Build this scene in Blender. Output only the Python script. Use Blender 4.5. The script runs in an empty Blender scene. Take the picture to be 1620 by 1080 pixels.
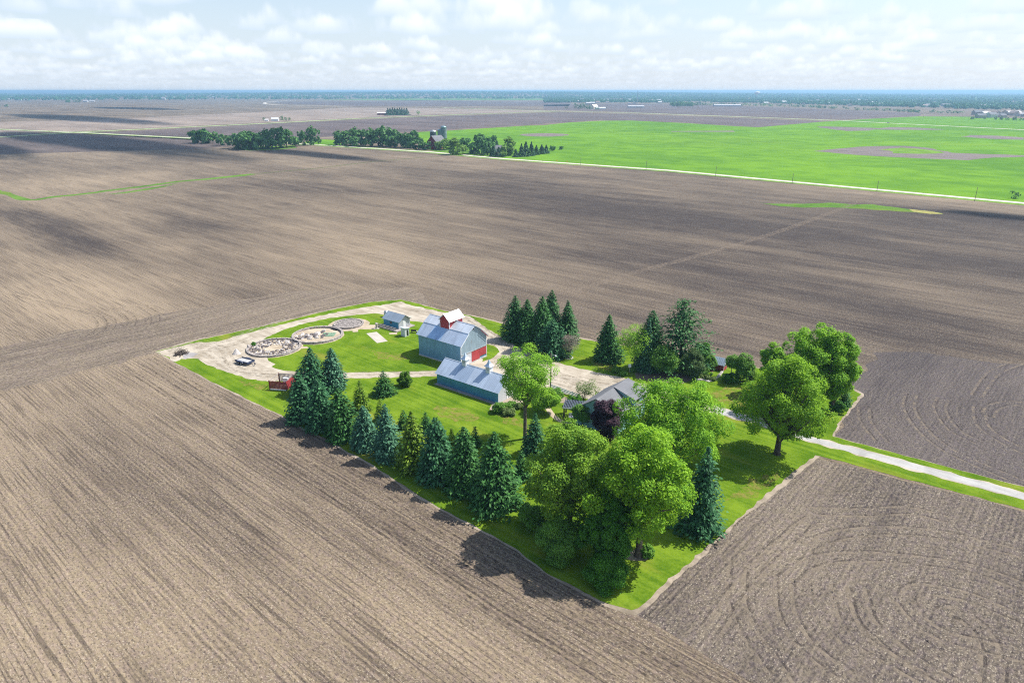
import bpy, math, random
import numpy as np
from mathutils import Vector, geometry
R = math.radians
C = bpy.context.scene

# ------------------------------------------------------------------ camera, sky, sun, exposure
PITCH, FPX, HC = R(20.15), 1080.0, 60.0
cP, sP = math.cos(PITCH), math.sin(PITCH)
cam = bpy.data.objects.new("camera", bpy.data.cameras.new("camera"))
C.collection.objects.link(cam)
cam.location = (0, 0, HC)
cam.rotation_euler = (R(90) - PITCH, 0, 0)
cam.data.sensor_width = 36; cam.data.lens = 24
cam.data.clip_start = 1; cam.data.clip_end = 90000
C.camera = cam

SUN_EL, SUN_AZ = R(52.5), R(18)              # azimuth measured from +x towards +y
SDIR = Vector((math.cos(SUN_EL)*math.cos(SUN_AZ), math.cos(SUN_EL)*math.sin(SUN_AZ), math.sin(SUN_EL)))
sl = bpy.data.lights.new("sun", 'SUN'); sl.energy = 4.6; sl.angle = R(0.5); sl.color = (1, .955, .88)
so = bpy.data.objects.new("sun", sl); C.collection.objects.link(so)
so.rotation_euler = SDIR.to_track_quat('Z', 'Y').to_euler(); so.location = (200, 100, 500)
C.view_settings.view_transform = 'Standard'; C.view_settings.look = 'None'
C.view_settings.exposure = 0.6; C.view_settings.gamma = 1
C.cycles.filter_width = 1.1
C.cycles.use_denoising = False
C.cycles.sample_clamp_indirect = 3.0

class NT:
    """tiny helper for node graphs"""
    def __init__(s, tree): s.t = tree; s.t.nodes.clear()
    def node(s, typ, ins=None, **kw):
        n = s.t.nodes.new(typ)
        for k, v in kw.items(): setattr(n, k, v)
        for k, v in (ins or {}).items(): s.put(n.inputs[k], v)
        return n
    def put(s, sock, v):
        if isinstance(v, bpy.types.NodeSocket): s.t.links.new(v, sock)
        elif hasattr(v, '__len__') and sock.type == 'RGBA' and len(v) == 3: sock.default_value = (*v, 1)
        else: sock.default_value = v
    def m(s, op, a, b=None, c=None, clamp=False):
        n = s.node('ShaderNodeMath', operation=op, use_clamp=clamp)
        for i, v in enumerate((a, b, c)):
            if v is not None: s.put(n.inputs[i], v)
        return n.outputs[0]
    def vm(s, op, a, b=None, scale=None):
        n = s.node('ShaderNodeVectorMath', operation=op)
        s.put(n.inputs[0], a)
        if b is not None: s.put(n.inputs[1], b)
        if scale is not None: s.put(n.inputs['Scale'], scale)
        return n.outputs['Value'] if op in ('DOT_PRODUCT', 'LENGTH') else n.outputs[0]
    def mix(s, f, a, b, mode='MIX'):
        n = s.node('ShaderNodeMix', data_type='RGBA', blend_type=mode, clamp_factor=True)
        s.put(n.inputs[0], f); s.put(n.inputs[6], a); s.put(n.inputs[7], b)
        return n.outputs[2]
    def noise(s, vec, scale=1.0, detail=2.0, rough=.5, dist=0.0):
        n = s.node('ShaderNodeTexNoise')
        s.put(n.inputs['Vector'], vec)
        n.inputs['Scale'].default_value = scale; n.inputs['Detail'].default_value = detail
        n.inputs['Roughness'].default_value = rough; n.inputs['Distortion'].default_value = dist
        return n.outputs['Fac']
    def sstep(s, x, a, b):
        n = s.node('ShaderNodeMapRange', interpolation_type='SMOOTHSTEP')
        s.put(n.inputs[0], x); s.put(n.inputs[1], a); s.put(n.inputs[2], b)
        return n.outputs[0]
    def xyz(s, x, y, z=0.0):
        n = s.node('ShaderNodeCombineXYZ'); s.put(n.inputs[0], x); s.put(n.inputs[1], y); s.put(n.inputs[2], z)
        return n.outputs[0]
    def sep(s, v):
        n = s.node('ShaderNodeSeparateXYZ'); s.put(n.inputs[0], v); return n.outputs

# world: Nishita sky with flat-bottomed cumulus layers far overhead
w = bpy.data.worlds.new("World"); C.world = w; w.use_nodes = True
N = NT(w.node_tree)
sky = N.node('ShaderNodeTexSky', sky_type='NISHITA', sun_disc=False)
sky.sun_elevation = SUN_EL; sky.sun_rotation = R(90) - SUN_AZ
sky.air_density = 1.0; sky.dust_density = 1.2; sky.ozone_density = 1.6
dirv = N.node('ShaderNodeTexCoord').outputs['Generated']
dx, dy, dz = N.sep(dirv)
dzc = N.m('MAXIMUM', dz, 0.006)
N.t.links.new(N.xyz(dx, dy, N.m('MAXIMUM', dz, 0.012)), sky.inputs['Vector']) if 'Vector' in sky.inputs else None
low = N.m('SUBTRACT', 1.0, N.sstep(dz, .0, .24))
col = N.mix(N.m('MULTIPLY', low, .75), sky.outputs[0], (4.4, 5.05, 5.95))
top = N.m('SUBTRACT', 1.0, N.m('MULTIPLY', N.sstep(dz, .14, .28), .85))
near = N.m('MULTIPLY_ADD', N.sstep(dz, .006, .05), .38, .16)
NL = 16
wn = N.node('ShaderNodeTexWhiteNoise', {'Vector': N.vm('SCALE', dirv, scale=9000.0)}).outputs['Value']
for i in range(NL):
    t = i / (NL-1); h = 1000 + 330*t
    k = N.m('DIVIDE', N.m('MULTIPLY_ADD', wn, 330/(NL-1), h - 60.0), dzc)
    p = N.xyz(N.m('MULTIPLY', dx, k), N.m('MULTIPLY', dy, k), h * .35)
    nz = N.noise(p, 1 / 1000.0, 5, .58)
    big = N.noise(p, 1 / 7000.0, 2)
    d = N.m('ADD', nz, N.m('MULTIPLY', N.m('SUBTRACT', big, .5), .30))
    th = .525 + .135*t**1.3
    a = N.m('MULTIPLY', N.m('MULTIPLY', N.sstep(d, th, th + .08), near), top)
    c0, c1 = (4.4, 5.15, 6.2), (6.3, 6.55, 6.85)
    f = min(1, t*1.7)
    col = N.mix(a, col, tuple(x + (y-x)*f for x, y in zip(c0, c1)))
bg = N.node('ShaderNodeBackground', {'Color': col, 'Strength': .115})
N.t.links.new(bg.outputs[0], N.node('ShaderNodeOutputWorld').inputs[0])

# ------------------------------------------------------------------ placing: pixel of the photo -> point on the ground
def g(px, py, z=0.0):
    a = (px - 810) / FPX; b = (540 - py) / FPX
    f = cP + b*sP; d = -sP + b*cP
    t = (z - HC) / d
    return Vector((a*t, f*t, z))
def height(p, py):
    b = (540 - py) / FPX
    return HC - p[1] * (sP - b*cP) / (cP + b*sP)
def depth(p, z=0.0): return p[1]*cP + (HC - z)*sP
def mpx(p, z=0.0): return depth(p, z) / FPX                  # metres per photo pixel
ROW = R(-41.4)
U = Vector((math.cos(ROW), math.sin(ROW), 0)); V = Vector((-U.y, U.x, 0))
HOUSE_ROT = R(-37.5)
def smooth(x, a, b):
    t = min(1, max(0, (x - a) / (b - a))); return t*t*(3 - 2*t)
def terrain(x, y):
    r = math.hypot(x, y); az = math.degrees(math.atan2(x, y))
    return 36 * smooth(r, 6000, 9500) * math.exp(-((az + 3) / 22)**2)
rnd = random.Random(7)
nr = np.random.default_rng(11)

# ------------------------------------------------------------------ object helpers
def link(o, parent=None):
    C.collection.objects.link(o)
    if parent is not None: o.parent = parent
    return o
def tag(o, label=None, cat=None, group=None, kind=None):
    if label: o['label'] = label
    if cat: o['category'] = cat
    if group: o['group'] = group
    if kind: o['kind'] = kind
    return o
def thing(name, label, cat, loc=(0, 0, 0), rotz=0.0, group=None):
    o = bpy.data.objects.new(name, None); o.empty_display_size = .5
    link(o); o.location = loc; o.rotation_euler = (0, 0, rotz)
    return tag(o, label, cat, group)
class MB:
    """collects simple solids into ONE mesh"""
    def __init__(s): s.v = []; s.f = []; s.mi = []; s.cur = 0
    def add(s, vs, fs):
        b = len(s.v); s.v += [tuple(x) for x in vs]
        for f in fs: s.f.append([b + i for i in f]); s.mi.append(s.cur)
        return s
    def box(s, x0, x1, y0, y1, z0, z1):
        return s.add([(x, y, z) for z in (z0, z1) for y in (y0, y1) for x in (x0, x1)],
                     [(0, 2, 3, 1), (4, 5, 7, 6), (0, 1, 5, 4), (2, 6, 7, 3), (0, 4, 6, 2), (1, 3, 7, 5)])
    def prism(s, prof, a, b, axis='x'):
        """profile of (y,z) pairs swept along x, or (x,z) pairs along y"""
        mk = (lambda t, p: (t, p[0], p[1])) if axis == 'x' else (lambda t, p: (p[0], t, p[1]))
        n = len(prof)
        return s.add([mk(a, p) for p in prof] + [mk(b, p) for p in prof],
                     [tuple(range(n))[::-1], tuple(range(n, 2*n))] + [(i, (i+1) % n, n + (i+1) % n, n + i) for i in range(n)])
    def slab(s, p, th):
        """four corner points thickened along their normal"""
        p = [Vector(q) for q in p]; n = (p[1]-p[0]).cross(p[3]-p[0]).normalized()*th
        return s.add(p + [q + n for q in p], [(3, 2, 1, 0), (4, 5, 6, 7)] + [(i, (i+1) % 4, 4+(i+1) % 4, 4+i) for i in range(4)])
    def tube(s, pts, rad, n=7, cap=True):
        pts = [Vector(p) for p in pts]; rings = []
        if not hasattr(rad, '__len__'): rad = [rad]*len(pts)
        for i, p in enumerate(pts):
            d = (pts[min(i+1, len(pts)-1)] - pts[max(i-1, 0)]).normalized()
            a = d.orthogonal().normalized(); b = d.cross(a)
            if i and rings_a.dot(a) < 0: a, b = -a, -b
            rings_a = a
            rings.append([p + (a*math.cos(2*math.pi*k/n) + b*math.sin(2*math.pi*k/n))*rad[i] for k in range(n)])
        vs = [q for r in rings for q in r]; fs = []
        for i in range(len(pts)-1):
            fs += [(i*n+k, i*n+(k+1) % n, (i+1)*n+(k+1) % n, (i+1)*n+k) for k in range(n)]
        if cap: fs += [tuple(range(n))[::-1], tuple(range((len(pts)-1)*n, len(pts)*n))]
        return s.add(vs, fs)
    def lathe(s, prof, n=20, c=(0, 0)):
        vs = [(c[0]+r*math.cos(2*math.pi*k/n), c[1]+r*math.sin(2*math.pi*k/n), z) for r, z in prof for k in range(n)]
        fs = [(i*n+k, i*n+(k+1) % n, (i+1)*n+(k+1) % n, (i+1)*n+k) for i in range(len(prof)-1) for k in range(n)]
        fs += [tuple(range(n))[::-1], tuple(range((len(prof)-1)*n, len(prof)*n))]
        return s.add(vs, fs)
    def build(s, name, mats, parent=None, loc=None, rotz=0.0, smoothed=False):
        me = bpy.data.meshes.new(name); me.from_pydata(s.v, [], s.f)
        for m_ in (mats if isinstance(mats, (list, tuple)) else [mats]): me.materials.append(m_)
        if max(s.mi, default=0): me.polygons.foreach_set('material_index', s.mi)
        if smoothed: me.polygons.foreach_set('use_smooth', [True]*len(me.polygons))
        me.validate(); me.update()
        o = link(bpy.data.objects.new(name, me), parent)
        if loc is not None: o.location = loc
        o.rotation_euler = (0, 0, rotz)
        return o
def quads_mesh(name, co, tint, mat):
    """co: (n,4,3) kite shaped leaf clumps, tint: (n,) leaf colour variation"""
    n = len(co); me = bpy.data.meshes.new(name)
    me.vertices.add(n*4); me.vertices.foreach_set('co', co.reshape(-1).astype(np.float32))
    me.loops.add(n*4); me.loops.foreach_set('vertex_index', np.arange(n*4, dtype=np.int32))
    me.polygons.add(n); me.polygons.foreach_set('loop_start', np.arange(0, n*4, 4, dtype=np.int32))
    at = me.attributes.new('tint', 'FLOAT', 'FACE'); at.data.foreach_set('value', tint.astype(np.float32))
    me.materials.append(mat); me.update(); me.validate()
    return me
def unit(a): return a / np.maximum(np.linalg.norm(a, axis=-1, keepdims=True), 1e-9)
def kites(c, nrm, length, width, along=None):
    """leaf clump faces at c with normals nrm"""
    n = len(c)
    if along is None: along = nr.normal(size=(n, 3))
    t = unit(np.cross(nrm, np.cross(along, nrm))); b = unit(np.cross(nrm, t))
    L = np.asarray(length).reshape(-1, 1); Wd = np.asarray(width).reshape(-1, 1)
    k = nr.uniform(-.25, .25, (n, 1))
    bend = nrm * L * nr.uniform(-.25, .1, (n, 1))
    return np.stack([c - t*L*.5 + bend, c + b*Wd*.5 + t*L*k, c + t*L*.5 + bend, c - b*Wd*.5 + t*L*k], 1)

# ------------------------------------------------------------------ materials
def mat(name):
    m_ = bpy.data.materials.new(name); m_.use_nodes = True
    n = NT(m_.node_tree); out = n.node('ShaderNodeOutputMaterial')
    return m_, n, out
def bsdf(n, out, color, rough=.8, spec=.3, metal=0.0, bump=None, bdist=.05, bstr=1.0):
    p = n.node('ShaderNodeBsdfPrincipled', {'Base Color': color, 'Roughness': rough, 'Metallic': metal, 'Specular IOR Level': spec})
    if bump is not None:
        bm = n.node('ShaderNodeBump', {'Height': bump, 'Strength': bstr, 'Distance': bdist})
        n.t.links.new(bm.outputs[0], p.inputs['Normal'])
    n.t.links.new(p.outputs[0], out.inputs[0])
    return p
def plain(name, c, rough=.7, metal=0.0, var=.25, scale=1.5, spec=.3):
    m_, n, out = mat(name)
    pos = n.node('ShaderNodeTexCoord').outputs['Object']
    nz = n.noise(pos, scale, 4, .6)
    dark = tuple(x*(1-var) for x in c); light = tuple(min(1, x*(1+var)) for x in c)
    bsdf(n, out, n.mix(n.sstep(nz, .3, .7), dark, light), rough, spec, metal)
    return m_

def soil(name, dark, light, flip=False, row=.30, streak=.8, mid=.40, big=.62, base=.48, blobs=(), fleck=.55, seed=0.0, lines=.5):
    m_, n, out = mat(name)
    pos = n.node('ShaderNodeNewGeometry').outputs['Position']
    a, b = (V, U) if flip else (U, V)
    u = n.vm('DOT_PRODUCT', pos, tuple(a)); v = n.vm('DOT_PRODUCT', pos, tuple(b))
    def st(su, sv): return n.xyz(n.m('MULTIPLY', u, 1/su), n.m('MULTIPLY', v, 1/sv), seed)
    nbig = n.noise(st(190, 70), 1, 3, .5)
    nmid = n.noise(st(55, 11), 1, 3, .55)
    nstr = n.noise(st(42, 1.5), 1, 2, .5)
    wob = n.noise(st(6, 2.5), 1, 2)
    rw = n.m('SINE', n.m('ADD', n.m('MULTIPLY', v, 2*math.pi/.76), n.m('MULTIPLY', wob, 5.0)))
    rmod = n.noise(st(13, 2.2), 1, 2)
    rw2 = n.m('MULTIPLY', rw, n.sstep(rmod, .38, .68))
    lump = n.noise(st(.55, .34), 1, 3, .65)
    f = n.m('ADD', base, n.m('MULTIPLY', n.m('SUBTRACT', nbig, .5), big*2))
    f = n.m('ADD', f, n.m('MULTIPLY', n.m('SUBTRACT', nmid, .5), mid*2))
    f = n.m('ADD', f, n.m('MULTIPLY', n.m('SUBTRACT', nstr, .5), streak*.75))
    f = n.m('ADD', f, n.m('MULTIPLY', rw2, row*.5))
    f = n.m('ADD', f, n.m('MULTIPLY', n.m('SUBTRACT', lump, .5), 1.5))
    for (px, py, ru, rv, amp) in blobs:
        q = g(px, py)
        e = n.m('ADD', n.m('POWER', n.m('DIVIDE', n.m('SUBTRACT', u, q.dot(a)), ru), 2.0), n.m('POWER', n.m('DIVIDE', n.m('SUBTRACT', v, q.dot(b)), rv), 2.0))
        f = n.m('ADD', f, n.m('MULTIPLY', n.m('EXPONENT', n.m('MULTIPLY', e, -1.0)), amp*.8))
    c = n.mix(n.m('MAXIMUM', n.m('MINIMUM', f, 1.0), 0.0), dark, light)
    hue = n.noise(st(1.1, .8), 1, 3, .7)
    c = n.mix(n.sstep(hue, .40, .66), c, n.mix(1.0, c, (.97, .94, 1.09), 'MULTIPLY'))
    fl = n.noise(st(.27, .19), 1, 1, .5); fl2 = n.noise(st(9, 3), 1, 2)
    ff = n.m('MULTIPLY', n.sstep(fl, .58, .68), n.sstep(fl2, .25, .6))
    c = n.mix(n.m('MULTIPLY', ff, fleck), c, (.46, .40, .31))
    ln = n.noise(st(15, .30), 1, 1.5, .5); ln2 = n.noise(st(60, 14), 1, 2)
    c = n.mix(n.m('MULTIPLY', n.m('MULTIPLY', n.sstep(ln, .53, .62), n.sstep(ln2, .25, .55)), lines), c, tuple(q*.75 for q in dark))
    cl = n.noise(st(.42, .26), 1, 2, .6)
    c = n.mix(n.m('MULTIPLY', n.sstep(cl, .57, .65), .58), c, (.024, .020, .021))
    hgt = n.m('ADD', n.m('MULTIPLY', rw2, .35), n.m('MULTIPLY', lump, 1.2))
    bsdf(n, out, c, .95, .1, 0, hgt, .09, .55)
    return m_
S_DARK, S_LIGHT = (.050, .040, .035), (.310, .244, .160)
M_SOIL = soil("tilled_soil", S_DARK, S_LIGHT, blobs=[
    (120, 380, 45, 12, -.55), (60, 345, 70, 14, -.5), (330, 365, 40, 16, -.35), (480, 300, 80, 25, -.35), (170, 455, 50, 14, .45), (60, 480, 30, 10, .35),
    (700, 1010, 30, 12, .30), (150, 1000, 25, 12, .3), (170, 730, 30, 9, -.22), (330, 800, 26, 6, -.2), (1480, 400, 190, 90, -.42), (1250, 500, 110, 40, -.26), (900, 300, 220, 90, -.26), (1050, 370, 160, 60, -.12), (350, 440, 90, 30, .18), (250, 560, 60, 18, .1),
    (950, 330, 120, 30, -.15), (560, 400, 60, 20, .25), (1570, 345, 60, 16, -.6), (1050, 420, 90, 20, -.1), (150, 285, 60, 60, .45), (500, 262, 60, 20, .35)])  # strongest dark blob paints a cloud shadow into the soil at the right
M_SOIL_RIGHT = soil("headland_soil", (.048, .041, .039), (.265, .218, .158), True, row=.26, streak=.35, mid=.35, base=.50, seed=4.2, lines=.28, fleck=.5,
                    blobs=[(1180, 840, 14, 22, .3), (1500, 1000, 20, 20, -.08)])
M_SOIL_DARK = soil("dark_headland_soil", (.036, .032, .034), (.175, .148, .125), True, row=.16, streak=.3, mid=.3, base=.42, seed=9.1, lines=.25, fleck=.35)
M_SOIL_LEFT = soil("left_headland_soil", (.050, .041, .038), (.305, .245, .168), True, row=.12, streak=.5, mid=.3, big=.4, base=.53, seed=2.3)
M_FIELD_TAN = soil("tan_far_field", (.15, .12, .098), (.40, .325, .25), row=.1, mid=.5, base=.5, seed=5)
M_FIELD_PURPLE = soil("purple_far_field", (.055, .043, .046), (.20, .157, .138), row=.1, mid=.45, base=.48, seed=6)
M_FIELD_SHADED = soil("shade_painted_field", (.045, .037, .038), (.18, .142, .12), row=.1, mid=.45, base=.45, seed=8)  # soil darkened to carry cloud shade in its colour

def grass(name, a, b, dry=(.27, .245, .045), dryamt=.35, stripes=.0, ang=ROW, period=1.2, crop=False, scale=1.0):
    m_, n, out = mat(name)
    pos = n.node('ShaderNodeNewGeometry').outputs['Position']
    d = Vector((-math.sin(ang), math.cos(ang), 0))
    v = n.vm('DOT_PRODUCT', pos, tuple(d)); u = n.vm('DOT_PRODUCT', pos, (d.y, -d.x, 0))
    n1 = n.noise(pos, .16*scale, 3, .6); n2 = n.noise(pos, 2.2*scale, 3, .65)
    f = n.m('ADD', n.m('MULTIPLY', n1, .75), n.m('MULTIPLY', n2, .45))
    st = n.noise(n.xyz(n.m('MULTIPLY', u, .03), n.m('MULTIPLY', v, 1/period), 0), 1, 1)
    f = n.m('ADD', f, n.m('MULTIPLY', n.m('SUBTRACT', st, .5), stripes*2))
    c = n.mix(n.sstep(f, .35, .85), a, b)
    nd = n.noise(n.xyz(n.m('MULTIPLY', u, .05*scale), n.m('MULTIPLY', v, .14*scale), 3.7), 1, 4, .6)
    c = n.mix(n.m('MULTIPLY', n.sstep(nd, .54, .74), dryamt), c, dry)
    bsdf(n, out, c, .95, .0, 0, n2, .08, .6)
    return m_
M_LAWN = grass("mown_lawn", (.060, .130, .008), (.165, .250, .020), stripes=.22, dryamt=.55, period=.9)
M_VERGE = grass("verge_grass", (.08, .17, .02), (.20, .34, .05), dryamt=.6, scale=.5)
M_WATERWAY = grass("waterway_grass", (.06, .135, .025), (.145, .25, .045), dryamt=.5, scale=.25)
M_CROP = grass("green_crop", (.085, .195, .025), (.15, .295, .025), dry=(.21, .30, .04), dryamt=.4, stripes=.3, ang=ROW, period=22, scale=.035)
M_CROP_FAR = grass("pale_green_crop", (.07, .15, .05), (.15, .25, .07), dryamt=.2, stripes=.2, period=60, scale=.02)

def gravel(name, a, b, rough=.95):
    m_, n, out = mat(name)
    pos = n.node('ShaderNodeNewGeometry').outputs['Position']
    n1 = n.noise(pos, .22, 4, .6, .8); n2 = n.noise(pos, 3.5, 3, .7)
    u = n.vm('DOT_PRODUCT', pos, tuple(U)); v = n.vm('DOT_PRODUCT', pos, tuple(V))
    n3 = n.noise(n.xyz(n.m('MULTIPLY', u, .05), n.m('MULTIPLY', v, .9), 0), 1, 2)
    f = n.m('ADD', n.m('MULTIPLY', n1, .6), n.m('ADD', n.m('MULTIPLY', n2, .25), n.m('MULTIPLY', n3, .35)))
    bsdf(n, out, n.mix(n.sstep(f, .42, .75), a, b), rough, .15, 0, n2, .03, .5)
    return m_
M_GRAVEL = gravel("pale_gravel", (.28, .235, .175), (.48, .425, .345))
M_DRIVE = gravel("drive_gravel", (.28, .275, .265), (.43, .42, .405))
M_ROAD = gravel("far_road_gravel", (.48, .44, .38), (.62, .58, .51))
M_EDGE = gravel("bare_edge_soil", (.19, .155, .115), (.38, .315, .245))
M_SAND = gravel("ring_sand", (.33, .265, .185), (.48, .41, .31))
M_CONC = gravel("concrete_slab", (.38, .345, .295), (.50, .46, .40))
M_ASH = gravel("grey_ash", (.23, .215, .215), (.37, .35, .34))
M_POND = soil("bare_patch_soil", (.095, .08, .08), (.27, .225, .19), row=.05, mid=.5, base=.5, seed=3)

def metal_sheet(name, c, axis=0, period=.25, rough=.5, metal=.15, var=.14, amp=.5, streak=True):
    """ribbed sheet metal or board siding: ribs across one object axis"""
    m_, n, out = mat(name)
    pos = n.node('ShaderNodeTexCoord').outputs['Object']
    x, y, z = n.sep(pos)
    t = (x, y, z)[axis] if axis < 3 else n.m('ADD', x, y)
    rib = n.m('POWER', n.m('ABSOLUTE', n.m('SINE', n.m('MULTIPLY', t, math.pi/period))), 4.0)
    st = n.noise(n.xyz(n.m('MULTIPLY', t, 1.6), n.m('MULTIPLY', z, .25), 0), 1, 3, .6)
    big = n.noise(pos, .45, 3)
    f = n.m('ADD', n.m('MULTIPLY', st, .6), n.m('MULTIPLY', big, .5))
    cc = n.mix(n.sstep(f, .3, .8), tuple(q*(1-var*1.6) for q in c), tuple(min(.9, q*(1+var)) for q in c))
    rs = n.noise(n.xyz(n.m('MULTIPLY', t, .9), n.m('MULTIPLY', z, .3), 5.0), 1, 5, .7)
    cc = n.mix(n.m('MULTIPLY', n.sstep(rs, .56, .74), .34), cc, (.30, .215, .16))
    cc = n.mix(n.m('MULTIPLY', rib, .25), cc, tuple(q*.55 for q in c))
    bsdf(n, out, cc, rough, .35, metal, rib, .025, amp)
    return m_
M_SIDING = metal_sheet("blue_grey_siding", (.19, .37, .54), 3, .3)
M_COOPWALL = metal_sheet("blue_board_siding", (.085, .29, .50), 3, .22)
M_SHEDWALL = metal_sheet("blue_shed_siding", (.05, .25, .42), 3, .25)
M_GABLE = metal_sheet("pale_gable_siding", (.30, .40, .46), 1, .25)
M_WHITEWALL = metal_sheet("white_board_wall", (.62, .64, .68), 1, .2, var=.05)
M_TIN = metal_sheet("grey_tin_roof", (.58, .67, .80), 0, .4, .42, .35)
M_TIN_L = metal_sheet("pale_tin_roof", (.66, .72, .80), 0, .4, .42, .3)
M_TIN_B = metal_sheet("blue_tin_roof", (.42, .60, .88), 0, .4, .42, .3)
M_TIN_W = metal_sheet("white_tin_roof", (.72, .71, .72), 1, .3, .45, .1, .05)
M_RED = metal_sheet("faded_red_boards", (.42, .055, .060), 3, .22, .8, 0, .2)
M_REDDARK = metal_sheet("dark_red_boards", (.25, .045, .050), 3, .22, .8, 0, .2)
M_REDBARN = metal_sheet("red_barn_boards", (.20, .028, .035), 3, .5, .8, 0, .2)
M_TEAL = metal_sheet("teal_siding", (.27, .47, .52), 2, .15, .6, 0, .08)
M_SHINGLE = metal_sheet("grey_shingles", (.165, .17, .185), 2, .12, .85, 0, .2, .4)
M_WHITE = plain("white_paint", (.70, .70, .71), .5, var=.06)
M_FOUND = plain("concrete_block", (.50, .47, .45), .9)
M_DARKWIN = plain("dark_window_glass", (.02, .025, .03), .15, var=.2, spec=.6)
M_BLACKROOF = plain("dark_cap_shingles", (.07, .075, .09), .8)
M_WOOD_DK = plain("dark_stained_wood", (.05, .045, .05), .7)
M_WOOD_GR = plain("weathered_wood", (.34, .30, .28), .85, scale=4)
M_BLOCK = plain("grey_wall_block", (.40, .355, .335), .9, scale=3, var=.4)
M_STONE = plain("dark_split_stone", (.15, .13, .13), .9, scale=5, var=.5)
M_STONE_L = plain("pale_field_stone", (.52, .48, .45), .9, scale=4, var=.3)
M_COPING = plain("worn_coping_stone", (.33, .295, .27), .9, scale=2.5, var=.45)
M_SILO = plain("weathered_concrete_silo", (.15, .20, .22), .8, scale=.4)
M_SILO_CAP = plain("silo_dome_metal", (.22, .33, .38), .4, .3)
M_RUBBER = plain("tyre_rubber", (.02, .02, .022), .8)
M_STEEL = plain("galvanised_steel", (.45, .47, .48), .4, .6)
M_TRAILER = plain("dark_trailer_frame", (.035, .05, .10), .5)
M_DECK = plain("grey_trailer_deck", (.40, .40, .40), .8, scale=5)
M_POLE = plain("utility_pole_wood", (.17, .135, .11), .85, scale=6)
M_BARK = plain("tree_bark", (.135, .105, .085), .95, scale=5, var=.5)
M_BARK_D = plain("dark_bark", (.07, .055, .048), .95, scale=5, var=.4)
M_BARK_L = plain("pale_bark", (.28, .24, .20), .95, scale=5, var=.4)
M_YELLOW = plain("yellow_sign_paint", (.75, .55, .03), .5, var=.05)
M_GREENPAINT = plain("green_plastic", (.015, .16, .07), .5)
M_DULL = plain("dull_pale_metal", (.46, .46, .47), .6, var=.12)
M_LILAC = plain("white_cushion", (.72, .70, .74), .8, var=.1)

def leaf(name, a, b, trans=.28, rough=.6, spec=.18):
    m_, n, out = mat(name)
    t = n.node('ShaderNodeAttribute', attribute_name='tint').outputs['Fac']
    c = n.mix(t, a, b)
    p = n.node('ShaderNodeBsdfPrincipled', {'Base Color': c, 'Roughness': rough, 'Specular IOR Level': spec})
    tr = n.node('ShaderNodeBsdfTranslucent', {'Color': n.mix(.4, c, tuple(min(1, 1.5*q) for q in b))})
    mx = n.node('ShaderNodeMixShader', {0: trans})
    n.t.links.new(p.outputs[0], mx.inputs[1]); n.t.links.new(tr.outputs[0], mx.inputs[2])
    n.t.links.new(mx.outputs[0], out.inputs[0])
    return m_
L_MAPLE = leaf("maple_leaves", (.07, .21, .012), (.34, .57, .028), 0.38)
L_MAPLE2 = leaf("olive_maple_leaves", (.07, .19, .018), (.30, .48, .04), .38)
L_OAK = leaf("oak_leaves", (.062, .20, .014), (.33, .54, .026), 0.4)
L_ASH = leaf("ash_leaves", (.10, .25, .018), (.36, .60, .05), 0.4)
L_BRIGHT = leaf("bright_leaves", (.065, .215, .014), (.32, .56, .030), 0.38)
L_DENSE = leaf("dense_dark_leaves", (.030, .12, .012), (.12, .32, .024), 0.3)
L_SHRUB = leaf("shrub_leaves", (.055, .17, .018), (.22, .42, .06), 0.3)
L_SHRUB_P = leaf("pale_shrub_leaves", (.10, .17, .05), (.22, .30, .09))
L_PURPLE = leaf("purple_leaves", (.020, .012, .022), (.105, .055, .082), 0.2)
L_GREYBARE = leaf("grey_brown_twigs", (.16, .13, .11), (.32, .27, .22), .1)
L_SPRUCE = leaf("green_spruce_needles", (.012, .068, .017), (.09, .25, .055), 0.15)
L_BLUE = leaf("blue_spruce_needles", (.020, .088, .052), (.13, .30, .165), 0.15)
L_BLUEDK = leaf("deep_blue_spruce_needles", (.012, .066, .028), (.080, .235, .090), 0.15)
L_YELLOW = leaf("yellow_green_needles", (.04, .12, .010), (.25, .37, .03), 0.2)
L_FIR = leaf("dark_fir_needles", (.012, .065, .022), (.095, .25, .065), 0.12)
L_FAR = leaf("far_tree_leaves", (.032, .115, .030), (.125, .28, .065), 0.25)
L_FAR_L = leaf("far_light_leaves", (.07, .17, .03), (.25, .40, .07), 0.3)
L_WOOD = leaf("far_wood_leaves", (.020, .10, .045), (.075, .23, .085), 0.2)
L_FARCON = leaf("far_conifer_needles", (.012, .055, .030), (.06, .16, .07), 0.12)

# ------------------------------------------------------------------ setting: ground, fields, lawns, roads
def struct(o, kind='structure'): o['kind'] = kind; return o
def ground_sheet():
    xs = np.concatenate([-np.geomspace(30000, 400, 40), np.linspace(-350, 350, 15), np.geomspace(400, 30000, 40)])
    ys = np.concatenate([[-2500, -800, -200], np.linspace(0, 1000, 11), np.geomspace(1200, 24000, 46)])
    v = [(x, y, terrain(x, y)) for y in ys for x in xs]; nx = len(xs)
    f = [(j*nx+i, j*nx+i+1, (j+1)*nx+i+1, (j+1)*nx+i) for j in range(len(ys)-1) for i in range(nx-1)]
    m_ = MB(); m_.add(v, f)
    return struct(m_.build('ground', M_SOIL, smoothed=True))
ground_sheet()
def resample(pts, step):
    out = []
    for i in range(len(pts)):
        a, b = pts[i], pts[(i+1) % len(pts)]
        n = max(1, min(400, int((b-a).length/step)))
        out += [a + (b-a)*(k/n) for k in range(n)]
    return out
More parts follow.
